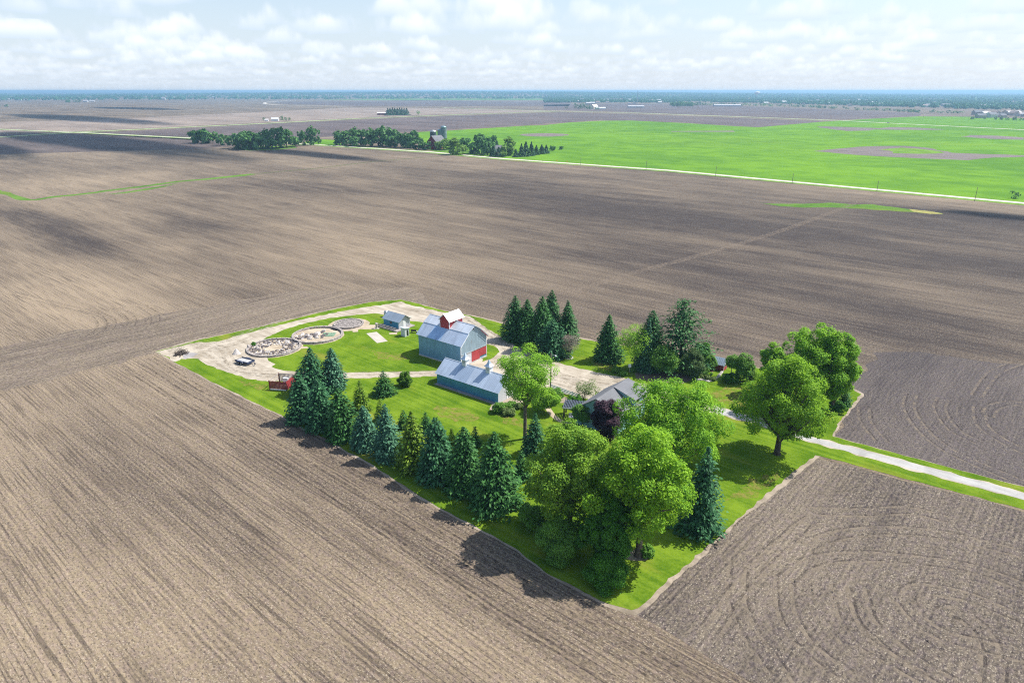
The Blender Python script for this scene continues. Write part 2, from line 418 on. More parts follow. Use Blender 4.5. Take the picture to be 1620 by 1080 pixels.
def wobble(pts, amp, sc=.8):
    o = []
    for p in pts:
        a = math.sin(p.x*sc*2.1+p.y*sc) + math.sin(p.x*sc*.77-p.y*sc*1.9+2) + .8*math.sin(p.x*sc*3.7+p.y*sc*2.9)
        b = math.cos(p.x*sc*1.3+p.y*sc*2.3) + math.sin(p.x*sc*2.9+p.y*sc*.7) + rnd.uniform(-.6, .6)
        o.append(Vector((p.x + a*amp*.5, p.y + b*amp*.5, p.z)))
    return o
def sheet(name, px, z, m_, amp=.12, step=1.2, kind='structure', world=False):
    pts = [Vector((q[0], q[1], 0)) for q in px] if world else [g(*q) for q in px]
    if amp: pts = wobble(resample(pts, step), amp)
    tri = geometry.tessellate_polygon([[Vector((p.x, p.y, 0)) for p in pts]])
    b = MB(); b.add([(p.x, p.y, z) for p in pts], [])
    for t in tri:
        a, c, d = (pts[i] for i in t)
        up = (c.x-a.x)*(d.y-a.y) - (c.y-a.y)*(d.x-a.x) > 0
        b.f.append(list(t) if up else list(t)[::-1]); b.mi.append(0)
    return struct(b.build(name, m_), kind)
def spline(pts, sub=8):
    P_ = [g(*q) if len(q) == 2 else Vector(q) for q in pts]; out = []
    for i in range(len(P_)-1):
        p0, p1, p2, p3 = P_[max(i-1, 0)], P_[i], P_[i+1], P_[min(i+2, len(P_)-1)]
        for k in range(sub):
            t = k/sub
            out.append(.5*((2*p1) + (p2-p0)*t + (2*p0-5*p1+4*p2-p3)*t*t + (3*p1-p0-3*p2+p3)*t**3))
    return out + [P_[-1]]
def ribbon_pts(pts, width, off=0.0, taper=False):
    L_, R_ = [], []
    n = len(pts)
    for i, p in enumerate(pts):
        d = pts[min(i+1, n-1)] - pts[max(i-1, 0)]; d.z = 0; d.normalize(); q = Vector((-d.y, d.x, 0))
        w_ = (width[0]+(width[1]-width[0])*i/(n-1)) if hasattr(width, '__len__') else width
        if taper: w_ *= min(1, .25+4*min(i, n-1-i)/n)
        L_.append(p + q*(off+w_/2)); R_.append(p + q*(off-w_/2))
    return L_, R_
def ribbon(name, paths, z, m_, kind='structure'):
    b = MB()
    for pts, width, off in paths:
        L_, R_ = ribbon_pts(pts, width, off); n = len(pts); zz = z + .00015*(len(b.f) % 23)
        b.add([(p.x, p.y, zz) for p in L_] + [(p.x, p.y, zz) for p in R_], [(n+i, n+i+1, i+1, i) for i in range(n-1)])
    return struct(b.build(name, m_), kind)

# soil zones with their own row direction
sheet('dark_headland_field', [(1345, 612), (1320, 690), (1400, 717), (1620, 775), (1850, 835), (1850, 655), (1620, 578), (1450, 556), (1385, 560)], .006, M_SOIL_DARK, 1.4, 4)
sheet('right_headland_field', [(1003, 969), (1287, 724), (1400, 752), (1620, 810), (1850, 870), (1850, 1300), (1560, 1300)], .006, M_SOIL_RIGHT, .5, 4)
sheet('left_headland_field', [(-300, 700), (0, 620), (247, 558), (400, 521), (634, 477), (690, 484), (660, 455), (450, 462), (250, 498), (0, 548), (-300, 605)], .006, M_SOIL_LEFT, 1.6, 4)

# lawn, its bare soil edge, gravel yard
LAWN = [(247, 556), (313, 538), (400, 519.5), (450, 508), (520, 491), (585, 478), (634, 474), (660, 480), (700, 491), (752, 501), (800, 513), (860, 525), (915, 535), (943, 540), (1040, 555), (1143, 570),
        (1250, 593), (1341, 614), (1362, 623), (1349, 639), (1337, 656), (1325, 671), (1317, 690), (1400, 712), (1500, 739), (1620, 770), (1850, 832),
        (1850, 862), (1620, 806), (1411, 751), (1330, 729), (1290, 720), (1250, 750), (1182, 808), (1115, 868), (1050, 924), (1018, 955), (1000, 965), (985, 962), (953, 951), (867, 906), (803, 859), (725, 819), (660, 782), (595, 738.5), (517, 694.5), (468, 671), (443, 656), (343, 607.5), (279, 574)]
cen = g(760, 640)
edge_px = [p + (p-cen).normalized()*(.66 + .22*math.sin(p.x*.13+p.y*.08) + .05*math.sin(p.x*.41-p.y*.3) + rnd.uniform(-.22, .22)) for p in resample([g(*q) for q in LAWN], 1.5)]
sheet('bare_field_edge', [(p.x, p.y) for p in edge_px], .008, M_EDGE, .10, .8, world=True)
sheet('lawn', LAWN, .020, M_LAWN, .16, .7)
G1 = [(249, 556.3), (313, 541), (330, 541.8), (350, 539), (380, 530), (430, 517), (480, 505), (530, 494.5), (580, 485.5), (610, 481.5), (634, 477), (650, 483), (696, 493), (742, 500.5), (752, 507), (767, 518), (786, 529), (821, 549), (860, 567), (908, 580.5), (936, 587.5), (982, 597), (1026, 609), (1075, 624), (1122, 639), (1161, 649.5), (1200, 661),
      (1286, 691), (1400, 719.5), (1500, 745.5), (1620, 779), (1850, 842), (1850, 853), (1620, 791), (1500, 759), (1367, 723), (1273, 697), (1202, 674), (1132, 654), (1070, 642), (1010, 634), (961, 622), (941, 620), (936, 632), (910, 627), (889, 620), (860, 616), (832, 612), (800, 605), (770, 598), (730, 597), (690, 595), (620, 597), (548, 598.5), (500, 601), (433, 603.5),
      (396, 600.5), (363, 590), (332, 578.5), (312, 567.5), (299, 567), (286, 568), (278, 572.5), (260, 563)]
sheet('gravel_yard', G1, .032, M_GRAVEL, .35, .9)
sheet('gravel_drive', [(1132, 643), (1200, 662.5), (1286, 692), (1400, 720.5), (1500, 747), (1620, 780), (1850, 843), (1850, 852), (1620, 790), (1500, 757.5), (1367, 721.5), (1273, 695.5), (1202, 672.5), (1132, 652.5)], .036, M_DRIVE, .12, 1)
inner = [(588, 496), (560, 498.5), (519, 503.5), (477, 513), (449, 521.5), (421, 534), (415, 538.5), (430, 540), (455, 545), (470, 552), (474, 548), (460, 558), (424, 564.5), (424, 570.5), (436, 575.5), (430, 579.5), (442, 585), (469, 588), (548, 589.3), (620, 588.3), (688, 586.8), (726, 584), (720, 560), (690, 535), (672, 515), (668, 509.5), (650, 508), (622, 502), (600, 496)]
sheet('inner_lawn', inner, .040, M_LAWN, .2, .8)
sheet('barn_side_grass', [(769, 544), (780, 546.5), (788, 551.5), (789.5, 557), (784, 563), (775, 568.5), (762, 572), (765, 560)], .042, M_LAWN, .15, .6)
ribbon('garden_path', [(spline([(858, 634), (866, 645), (876, 658), (890, 667), (905, 668)]), 1.1, 0)], .028, M_SAND)
sheet('garden_soil', [(866, 622), (895, 628), (905, 640), (880, 636)], .029, M_EDGE, .3, .5)
sheet('mulch_bed', [(780, 632), (822, 622), (836, 628), (824, 640), (798, 650), (776, 648)], .029, M_EDGE, .2, .5)
sheet('shade_garden_soil', [(1005, 590), (1040, 588), (1085, 592), (1098, 600), (1080, 607), (1040, 604), (1005, 598)], .024, plain("mulch", (.16, .12, .09), .95), .3, .6)
sheet('playhouse_mulch', [(1112, 575), (1134, 570), (1140, 584), (1126, 588), (1112, 586)], .024, plain("red_mulch", (.30, .15, .12), .95), .3, .6)
sheet('ash_patch', [(286, 562), (300, 556), (312, 560), (305, 565.5), (292, 567)], .044, M_ASH, .3, .6)

# wheel marks left by machines in the worked soil
def trackmat(name, c, amt):
    m_, n, out = mat(name)
    pos = n.node('ShaderNodeNewGeometry').outputs['Position']
    nz = n.noise(pos, .8, 3, .7); f = n.m('MULTIPLY', n.sstep(nz, .38, .66), amt)
    d = n.node('ShaderNodeBsdfDiffuse', {'Color': c}); t = n.node('ShaderNodeBsdfTransparent')
    mx = n.node('ShaderNodeMixShader', {0: f})
    n.t.links.new(t.outputs[0], mx.inputs[1]); n.t.links.new(d.outputs[0], mx.inputs[2]); n.t.links.new(mx.outputs[0], out.inputs[0])
    return m_
def z8(p): return [(1100 + x/2.25, 600 + y/2.25) for x, y in p]
def z1(p): return [(x/3.857, 300 + y/3.857) for x, y in p]
tr = [z8(q) for q in ([(150, 640), (143, 780), (190, 900), (260, 1000), (320, 1090)], [(310, 700), (320, 820), (370, 920), (440, 990), (540, 1060)],
      [(510, 730), (540, 850), (600, 940), (700, 1000), (820, 1070)], [(570, 740), (600, 850), (680, 930), (780, 1010), (920, 1090)],
      [(330, 720), (430, 650), (600, 632), (800, 648), (1000, 680), (1180, 745)], [(400, 600), (520, 555), (700, 540), (900, 560), (1180, 625)],
      [(760, 790), (800, 750), (950, 770), (1100, 830), (1180, 865)], [(900, 840), (930, 832), (1010, 890), (1050, 980), (1050, 1090)], [(740, 790), (800, 860), (900, 920), (1100, 970), (1180, 985)],
      [(420, 470), (600, 475), (760, 468), (900, 500)], [(60, 900), (200, 700), (350, 560), (420, 500)],
      [(770, 50), (760, 100), (800, 170), (880, 240), (1000, 300), (1180, 375)], [(1010, 100), (1020, 160), (1080, 210), (1180, 262)], [(600, 100), (605, 150), (660, 220)],
      [(880, 70), (870, 110), (920, 180), (1010, 225)], [(1040, 130), (1060, 100), (1120, 85), (1180, 90)], [(1150, -60), (1060, -20), (1000, 60)])]
tl = [z1(q) for q in ([(430, 720), (560, 760), (612, 810), (590, 860), (540, 890)], [(500, 730), (640, 780), (672, 820), (640, 870)], [(700, 720), (790, 780), (785, 835)],
      [(850, 705), (930, 760), (932, 820), (890, 850)], [(60, 630), (300, 690), (440, 725)], [(0, 860), (120, 890), (240, 930)])]
ribbon('wheel_marks', [(spline(q), .5, o) for q in tr + tl for o in (-1.0, 1.0)], .016, trackmat("pale_wheel_mark", (.30, .245, .185), .55))
ribbon('wheel_ruts', [(spline(q), .35, o) for q in tr + tl for o in (-.55, 1.5)], .017, trackmat("dark_wheel_rut", (.055, .045, .043), .36))
ribbon('curved_rows', [(spline(q), .22, o + rnd.uniform(-.15, .15)) for q in tr for o in (-7.6, -6.1, -4.6, -3.4, -2.3, 2.4, 3.5, 4.6, 6.1)], .0125, trackmat("dark_curved_row", (.06, .05, .048), .11))
ribbon('curved_residue', [(spline(q), .25, o + rnd.uniform(-.15, .15)) for q in tr for o in (-6.9, -5.3, -4.0, -2.8, 3.0, 4.1, 5.4)], .0135, trackmat("pale_curved_residue", (.33, .27, .21), .16))
ribbon('pale_trail', [(spline([(905, 462), (1000, 432), (1110, 403), (1230, 367), (1313, 337), (1400, 303)], 14), (3.0, 4.0), 0)], .018, trackmat("pale_field_trail", (.28, .225, .175), .5))
ribbon('edge_ruts', [([g(*q) + V*o for q in ((255, 561), (343, 612), (443, 662), (595, 746), (725, 828), (867, 916), (1000, 985), (1130, 1060), (1250, 1130))], .4, 0) for o in (-2.2, -3.1, -5.6, -8.5, -9.4)], .015, trackmat("dark_edge_rut", (.04, .033, .033), .4))

def z7g(p): return [(260 + x/7.714, 530 + y/7.714) for x, y in p]
gr_ = [z7g(q) for q in ([(60, 200), (250, 110), (500, 110), (800, 60), (1100, -60), (1500, -190)], [(420, 200), (560, 260), (700, 380), (900, 450), (1150, 500), (1400, 520)], [(560, 140), (700, 200), (740, 300), (820, 400), (1000, 460), (1300, 480)], [(350, 150), (600, 170), (860, 120), (1100, 40)])]
gr_ += [[(560, 593), (640, 592), (700, 590), (760, 592)], [(650, 490), (720, 504), (790, 540), (850, 580), (930, 610), (1020, 622), (1130, 646)], [(740, 506), (790, 545), (840, 590), (900, 612), (1000, 628)], [(770, 576), (820, 590), (900, 600), (1000, 612)]]
ribbon('gravel_wheel_marks', [(spline(q), .55, o) for q in gr_ for o in (-.8, .8)], .0525, trackmat("pale_gravel_mark", (.56, .51, .43), .45))
ribbon('gravel_dirt_marks', [(spline(q), .8, o) for q in gr_ for o in (0, 1.7)], .0505, trackmat("dark_gravel_mark", (.24, .20, .15), .34))
M_WORN = trackmat("thin_dry_grass", (.30, .255, .075), .62)
for q in ([(1120, 622), (1150, 612), (1185, 612), (1200, 630), (1180, 646), (1150, 640)], [(690, 640), (740, 648), (760, 664), (720, 668), (690, 655)], [(940, 571), (960, 576), (985, 585), (970, 590), (940, 580)], [(790, 656), (820, 664), (826, 676), (800, 670)], [(1150, 790), (1190, 760), (1230, 745), (1240, 752), (1190, 790)], [(380, 602), (420, 610), (430, 620), (400, 616)], [(590, 555), (640, 560), (650, 570), (600, 568)]):
    sheet('worn_grass', q, .046, M_WORN, .6, 1.5)
# far fields
def world_line(p, q, t): return p + (q-p)*t
sheet('green_crop_field', [(690, 239), (672, 226), (655, 213), (663, 209), (707, 207), (833, 199), (860, 198.4), (900, 194), (954, 191.2), (1001, 191), (1085, 195), (1165, 200), (1200, 201.5), (1240, 198), (1304, 192.6), (1381, 188), (1454, 184.3), (1540, 185), (1620, 188), (1900, 196), (1900, 370), (1620, 320), (1320, 292.5), (1060, 269), (800, 250.5)], .03, M_CROP, 0)
sheet('green_crop_strip', [(478, 226), (500, 220), (535, 222), (545, 232), (505, 229)], .03, M_CROP, 0)
sheet('pale_far_crop', [(500, 157.8), (620, 156), (740, 155), (850, 155.5), (930, 157), (905, 158.8), (760, 158.5), (600, 158.8)], .05, M_CROP_FAR, 0)
sheet('farmstead_lawn', [(672, 236), (700, 234), (760, 238), (800, 241), (812, 246), (795, 249.5), (760, 246.8), (715, 242.2), (690, 239.8)], .035, M_WATERWAY, 0)
sheet('grove_understorey', [(372, 236), (400, 232), (465, 230), (470, 234), (440, 237), (395, 238.5)], .035, M_WATERWAY, 0)
sheet('tan_far_field', [(-300, 200), (140, 190), (420, 177), (560, 170), (700, 172), (880, 176), (700, 181), (560, 187), (420, 194), (125, 208), (-300, 216)], .02, M_FIELD_TAN, 0)
sheet('purple_far_field', [(420, 196), (560, 190), (700, 184), (890, 178), (1080, 184), (1240, 190), (1300, 193), (1200, 202), (1085, 194), (950, 190), (830, 198), (660, 208), (560, 214), (430, 222), (310, 222), (125, 212)], .02, M_FIELD_PURPLE, 0)
sheet('shade_painted_field', [(-300, 226), (0, 212), (125, 211), (300, 220), (420, 228), (300, 236), (0, 244), (-300, 250)], .02, M_FIELD_SHADED, 0)  # dark sheet painting the cloud shadow over the left far ground
sheet('dark_town_field', [(860, 166), (1000, 164), (1200, 169), (1330, 174), (1460, 179.5), (1454, 183.6), (1330, 189.5), (1240, 186.5), (1000, 177.5), (860, 174)], .02, M_FIELD_PURPLE, 0)
sheet('horizon_field', [(430, 161), (560, 161), (905, 161), (900, 168), (700, 168), (560, 168), (440, 164)], .02, M_FIELD_PURPLE, 0)
def z7(p): return [(1200 + x/3.857, 120 + y/3.857) for x, y in p]
for q in ([(310, 458), (420, 449), (560, 440), (700, 430), (900, 428), (1050, 440), (1170, 470), (1380, 478), (1620, 485), (1620, 495), (1350, 505), (1290, 517), (1000, 505), (700, 490), (500, 475)],
          [(345, 312), (400, 309), (560, 314), (740, 320), (800, 313), (960, 316), (1130, 328), (1000, 331), (720, 328), (670, 334), (560, 338), (450, 328)], [(1230, 370), (1300, 362), (1450, 366), (1620, 375), (1620, 392), (1400, 385)]):
    sheet('bare_crop_patch', z7(q), .04, M_POND, 4, 15)
sheet('bare_crop_patch', [(862 + 38*math.cos(t), 213.5 + 2.6*math.sin(t)) for t in np.linspace(0, 6.28, 25)[:-1]], .04, M_POND, 3, 15)
sheet('bare_crop_patch', [(1062, 207.6), (1160, 207), (1161, 208.8), (1062, 208.6)], .04, M_POND, 2, 15)
sheet('crop_patch_regrowth', z7([(740, 450), (860, 438), (1000, 446), (1130, 470), (1000, 478), (850, 474)]), .05, M_VERGE, 4, 15)
# waterways
ww = spline([(-60, 290), (0, 303), (43, 316), (85, 311.5), (130, 307), (180, 300.5), (233, 294), (285, 287), (332, 283), (400, 275.6)], 6)
ribbon('faint_waterway', [(spline([(395, 276), (450, 270.8), (500, 266.5), (599, 255), (700, 247)], 6), 4.5, 0)], .013, trackmat("faint_field_grass", (.12, .17, .05), .7))
sheet('grass_waterway', [tuple(p[:2]) for p in ribbon_pts(ww, (4.0, 9.0))[0]] + [tuple(p[:2]) for p in ribbon_pts(ww, (4.0, 9.0))[1]][::-1], .014, M_WATERWAY, 1.0, 6, world=True)
sheet('grass_waterway', [(172, 307.5), (200, 303.5), (233, 298), (262, 293.5), (285, 289), (262, 295.5), (233, 300.5), (200, 305.5)], .018, M_WATERWAY, .8, 4)
sheet('grass_waterway', [(1203, 321), (1240, 323), (1313, 321), (1350, 323), (1380, 323.5), (1443, 331), (1493, 338.5), (1475, 338.5), (1443, 335.5), (1380, 331.5), (1313, 328.2), (1270, 328.5), (1235, 326.5)], .014, M_WATERWAY, 1.2, 4)
sheet('dry_waterway_end', [(1440, 331), (1470, 334.5), (1493, 339), (1470, 338.5), (1446, 335)], .016, plain("dry_grass", (.27, .25, .06), .9, scale=.5), .8, 4)
# roads and their verges
RB = [g(*q) for q in ((-400, 189), (0, 204.5), (130, 210), (300, 218.5), (500, 229), (680, 240.5), (800, 251.5), (1060, 269.8), (1320, 293.8), (1620, 321.5), (1900, 350))]
RA = [g(*q) for q in ((-400, 232), (0, 217), (111, 209.8), (420, 195.5), (560, 188), (700, 182.5), (890, 176))]
RC = [g(*q) for q in ((700, 170.5), (860, 175.6), (1001, 178.8), (1240, 187.5), (1330, 190.8), (1407, 195), (1620, 205.6), (1900, 217))]
ribbon('road_verge', [(RB, 17, -1), (RA, 22, 0), (RC, 22, 0)], .045, M_VERGE)
ribbon('gravel_road', [(RB, 6.5, 0), (RA, 7, 0), (RC, 9, 0)], .06, M_ROAD)
ribbon('bending_far_road', [(spline([(620, 158.5), (560, 158.3), (470, 159), (430, 161.3), (418, 163.4), (430, 165.6), (470, 167), (560, 168.3)]), 14, 0)], .07, M_ROAD)

# ------------------------------------------------------------------ trees
def deciduous(name, label, base, top, width, cb=.25, leafm=L_MAPLE, bark=M_BARK, lobes=46, dens=1.0, leafsize=.46, trunk=.35, air=.0, seed=1, group=None, lean=(0, 0), egg=.22, flat=.85, cat='tree', limbs=9):
    """broadleaf tree: tapered trunk, limbs reaching into leaf clumps spread through the crown"""
    r_ = np.random.default_rng(seed); p = g(*base); h = height(p, top)
    Rw = .90 * width/2 * mpx(p, h*.6); zb = h*cb; cz = (zb+h*.97)/2; rz = .95*(h*.97-zb)/2
    root = thing(name, label, cat, p, 0, group)
    lobes = int(lobes*2.1); k = np.arange(lobes)+.5; ph = np.arccos(1-2*k/lobes); th = math.pi*(1+5**.5)*k
    d = np.stack([np.cos(th)*np.sin(ph), np.sin(th)*np.sin(ph), np.cos(ph)], 1) + r_.normal(0, .17, (lobes, 3)); d = unit(d)
    rad = r_.uniform(.62, .96, (lobes, 1)); rad[::4] *= .6
    egg = 1.03 - egg*np.maximum(d[:, 2:3]+.25, 0) + .05*d[:, 2:3]
    wav = 1 + .13*np.sin(3*th + seed)[:, None]*np.sin(ph)[:, None] + .10*np.sin(2*th*1 + 5*ph + seed*2)[:, None]
    lc_ = d*rad*wav*np.array([Rw, Rw, rz])*np.array([1, 1, 1.0])
    lc_[:, :2] *= egg; lc_[:, 2] += cz; lc_[:, 0] += lean[0]; lc_[:, 1] += lean[1]
    lr = np.maximum(.24, r_.uniform(.65, 1.4, lobes)*2.25/math.sqrt(lobes)*min(Rw, rz*1.1))
    # limbs
    b = MB(); tr_ = max(.08, trunk*h/18)
    b.tube([(0, 0, -.1), (0, 0, .5), (lean[0]*.2, lean[1]*.2, zb*.8+.6), (lean[0]*.5, lean[1]*.5, cz), (lean[0]*.8, lean[1]*.8, cz+rz*.55)], [tr_*1.5, tr_*1.08, tr_*.85, tr_*.5, tr_*.12], 9)
    for i in r_.permutation(lobes)[:limbs + lobes//5]:
        q = Vector(lc_[i]); s0 = Vector((lean[0]*.3, lean[1]*.3, r_.uniform(max(zb*.7, .4), max(zb, .5)+rz*.75)))
        mid_ = s0.lerp(q, .5) + Vector((0, 0, -.10*(q-s0).length))
        b.tube([s0, mid_, q], [tr_*.42, tr_*.28, tr_*.06], 5)
    b.build('trunk', bark, root, smoothed=True)
    n = int(dens * 2.6 * lobes * np.mean(lr)**2 * 4 * math.pi / (leafsize**2 * .5) * .62)
    n = max(120, min(int(n*1.6), 42000))
    li = r_.choice(lobes, n, p=lr**2/np.sum(lr**2))
    v = unit(r_.normal(size=(n, 3)) + d[li]*.55 + np.array([0, 0, .35]))
    rr = lr[li][:, None] * r_.uniform(.76, 1.06, (n, 1))
    c = lc_[li] + v*rr*np.array([1, 1, flat]) + r_.normal(0, 1, (n, 3))*np.where(r_.uniform(size=(n, 1)) < .16, .24, .07)*lr[li][:, None]
    nrm = unit(v*.7 + r_.normal(0, .34, (n, 3)) + np.array([.28, .08, .62]))
    ls = leafsize*.8*r_.uniform(.6, 1.3, n)
    lt = r_.uniform(.1, .9, lobes)
    t = np.clip(.45*lt[li] + .6*r_.uniform(0, 1, n)**1.1, 0, 1)
    keep = c[:, 2] > .1
    if air: keep &= r_.uniform(0, 1, n) > air
    me = quads_mesh('crown', kites(c[keep], nrm[keep], ls[keep], ls[keep]*.72), t[keep], leafm)
    link(bpy.data.objects.new('crown', me), root)
    return root

def conifer(name, label, base, top, width, leafm=L_SPRUCE, seed=1, group=None, dens=1.0, droop=.22, ragged=.12, skirt=.03, pw=.66, cat='tree', gap=0.0, size=1.0, bark=M_BARK_D, lean=0):
    """spruce: whorls of drooping branches carrying flat needle sprays round a straight trunk"""
    r_ = np.random.default_rng(seed); p = g(*base); h = height(p, top); pw *= r_.uniform(.82, 1.22)
    Rw = width/2 * mpx(p, h*.3) * 1.56
    root = thing(name, label, cat, p, rnd.uniform(0, 6.28), group)
    MB().tube([(0, 0, -.1), (lean*.5, 0, h*.5), (lean, 0, h*.97)], [.03*h**.8+.05, .02*h**.8+.02, .02], 7).build('trunk', bark, root, smoothed=True)
    nl = int(max(9, h*2.7)); C_, N_, L_, W_, A_, T_ = [], [], [], [], [], []
    azr = r_.uniform(.80, 1.16, 12); droop *= r_.uniform(.6, 1.5)
    for i in range(nl):
        f = skirt + (1-skirt)*((i+.5)/nl)**1.02; z = f*h*.985
        if gap and r_.uniform() < gap*.4: continue
        prof = Rw*(1-f)**pw*(1-.18*math.exp(-f*9))
        nb = int(max(6, (10 + 10*(1-f)) * dens)); a0 = r_.uniform(0, 6.28)
        for j in range(nb):
            a = a0 + 2*math.pi*j/nb + r_.normal(0, .12)
            rl = max(.18, prof*azr[int(a/6.2832*12) % 12]*r_.uniform(1-ragged*1.6, 1+ragged*.8))
            if gap and r_.uniform() < gap*.5: continue
            ns = int(max(3, rl*4.2*dens/size)); t = (np.arange(ns)+r_.uniform(.2, .9, ns))/ns
            t = .18 + .82*t
            d = np.array([math.cos(a), math.sin(a), 0])
            zz = z - droop*rl*t + droop*.9*rl*t**3 + r_.normal(0, .10, ns)
            lat = r_.normal(0, .10+.13*rl*(1-t*.4), ns)
            pos = np.stack([lean*f + d[0]*rl*t - d[1]*lat, d[1]*rl*t + d[0]*lat, zz], 1)
            C_.append(pos); A_.append(np.tile(d + np.array([0, 0, -.25]), (ns, 1)) + r_.normal(0, .35, (ns, 3)))
            N_.append(np.tile(d*.45 + np.array([0, 0, 1.0]), (ns, 1)) + r_.normal(0, .38, (ns, 3)))
            L_.append(size*r_.uniform(.45, .85, ns)*min(1, .45+rl*.4)); W_.append(size*r_.uniform(.26, .46, ns)*min(1, .5+rl*.4))
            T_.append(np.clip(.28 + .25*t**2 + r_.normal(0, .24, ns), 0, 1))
    c, nn, a_, l_, w_, t_ = (np.concatenate(q) for q in (C_, N_, A_, L_, W_, T_))
    c[:, 2] = np.maximum(c[:, 2], .05)
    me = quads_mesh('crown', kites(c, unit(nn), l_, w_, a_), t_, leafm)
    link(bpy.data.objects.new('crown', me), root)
    return root

def shrub(name, label, base, top, width, leafm=L_SHRUB, seed=1, group=None, dens=1.0, leafsize=.24, cat='shrub', lobes=22):
    """bush: short stems and leaf clumps down to the ground"""
    return deciduous(name, label, base, top, width, .0, leafm, M_BARK_D, lobes, dens, leafsize, .25, 0, seed, group, cat=cat, limbs=4)

G_ROW = "spruces in a row along the field edge of the lawn"
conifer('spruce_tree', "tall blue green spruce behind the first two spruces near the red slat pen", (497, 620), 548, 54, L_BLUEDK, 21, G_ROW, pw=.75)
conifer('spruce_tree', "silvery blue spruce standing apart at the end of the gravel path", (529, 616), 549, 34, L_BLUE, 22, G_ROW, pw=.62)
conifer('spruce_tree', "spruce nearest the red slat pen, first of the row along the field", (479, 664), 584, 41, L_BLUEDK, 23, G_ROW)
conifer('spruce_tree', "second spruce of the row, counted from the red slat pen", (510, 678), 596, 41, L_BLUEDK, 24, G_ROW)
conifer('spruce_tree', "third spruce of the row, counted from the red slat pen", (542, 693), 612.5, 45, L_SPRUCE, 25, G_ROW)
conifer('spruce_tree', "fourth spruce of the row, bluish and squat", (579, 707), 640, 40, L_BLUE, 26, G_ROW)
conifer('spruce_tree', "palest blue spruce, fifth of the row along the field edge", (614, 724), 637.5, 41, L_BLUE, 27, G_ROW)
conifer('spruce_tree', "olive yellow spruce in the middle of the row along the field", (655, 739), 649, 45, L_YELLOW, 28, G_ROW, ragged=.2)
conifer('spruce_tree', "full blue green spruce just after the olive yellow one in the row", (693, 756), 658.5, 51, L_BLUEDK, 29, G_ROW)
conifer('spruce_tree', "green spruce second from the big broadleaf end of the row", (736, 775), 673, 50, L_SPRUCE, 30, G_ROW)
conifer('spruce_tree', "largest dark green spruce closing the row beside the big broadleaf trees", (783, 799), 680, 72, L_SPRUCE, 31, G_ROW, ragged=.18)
G_R2 = "small evergreens behind the spruce row"
conifer('young_evergreen', "small yellow green evergreen on the lawn behind the third spruce", (572, 650), 600, 25, L_YELLOW, 41, G_R2, size=.7)
conifer('young_evergreen', "small dark conical evergreen just below the gravel path", (608.5, 624), 585, 28, L_SPRUCE, 42, G_R2, size=.7)
conifer('young_evergreen', "small evergreen between the squat bluish spruce and the palest blue spruce", (603, 667), 631, 20, L_YELLOW, 43, G_R2, size=.7)
conifer('young_evergreen', "little evergreen peeping out right of the palest blue spruce", (639, 677), 647.5, 16, L_SPRUCE, 44, G_R2, size=.7)
conifer('young_evergreen', "little evergreen between the olive yellow spruce and its fuller neighbour", (674.5, 682), 651, 18, L_SPRUCE, 45, G_R2, size=.7)
conifer('young_evergreen', "thin little evergreen half hidden behind the full spruce after the olive one", (715, 702), 677, 13, L_YELLOW, 46, G_R2, size=.7)
conifer('young_evergreen', "thin evergreen behind the second last spruce of the row", (752, 705), 674, 17, L_SPRUCE, 47, G_R2, size=.7)
conifer('young_evergreen', "dark evergreen wedged between the largest spruce and the big broadleaf", (825, 757), 712, 25, L_SPRUCE, 48, G_R2, size=.7)
shrub('round_bush', "round clipped green bush on the lawn just below the gravel path", (642, 610), 587, 22, leaf("round_bush_leaves", (.045, .13, .01), (.14, .27, .02)), 49, dens=1.3)
conifer('spruce_tree', "small deep blue spruce beside the tall slim tree trunk", (846, 717), 652, 32, L_BLUEDK, 50, size=.8)
deciduous('tall_slim_tree', "tall airy slim tree with a bare trunk standing alone before the long blue coop", (830.5, 694), 544, 92, .40, L_ASH, M_BARK, 46, .36, .34, .32, .25, 51, limbs=22, egg=.1)
deciduous('small_tree', "small light green tree between the slim tree and the gravel yard", (862, 652), 611, 42, .12, L_ASH, M_BARK, 20, .8, .28, .2, 0, 52)
# the big broadleaf group at the corner
deciduous('broadleaf_tree', "big light green broadleaf tree nearest the largest spruce", (901, 846), 660, 158, .19, L_MAPLE2, M_BARK, 70, 1.0, .40, .36, .05, 53, limbs=20)
deciduous('broadleaf_tree', "big light green broadleaf tree with its trunk bare above a ring of shrubs", (1010, 878), 672, 174, .20, L_MAPLE, M_BARK, 80, 1.0, .40, .42, 0, 54, limbs=20)
deciduous('dense_tree', "dense dark green tree squeezed in front of the two big broadleaf trees", (962, 893), 781, 96, .04, L_DENSE, M_BARK_D, 70, 1.1, .36, .3, 0, 55)
shrub('dark_shrub', "dark shrub at the very front of the corner trees", (960, 924), 880, 62, L_DENSE, 56, dens=1.2)
shrub('wide_shrub', "wide green shrub at the foot of the left big broadleaf tree", (884, 882), 820, 74, L_SHRUB, 57, lobes=24)
shrub('loose_shrub', "loose green shrub by the bare bed next to the largest spruce", (842, 830), 797, 46, L_SHRUB, 58)
shrub('low_shrub', "low round shrub right of the bare trunk of the big broadleaf", (1022, 879), 862, 24, L_SHRUB, 59)
sheet('bare_bed', [(838, 827), (858, 822), (866, 832), (858, 840)], .024, M_EDGE, .2, .5)
sheet('trunk_ring_bed', [(1008 + 20*math.cos(t), 879 + 8*math.sin(t)) for t in np.linspace(0, 6.28, 15)[:-1]], .024, M_EDGE, .2, .5)
conifer('spruce_tree', "tall blue spruce on the right of the big broadleaf corner trees", (1107, 836), 704, 56, L_BLUEDK, 60, ragged=.34, pw=.75, gap=.3)
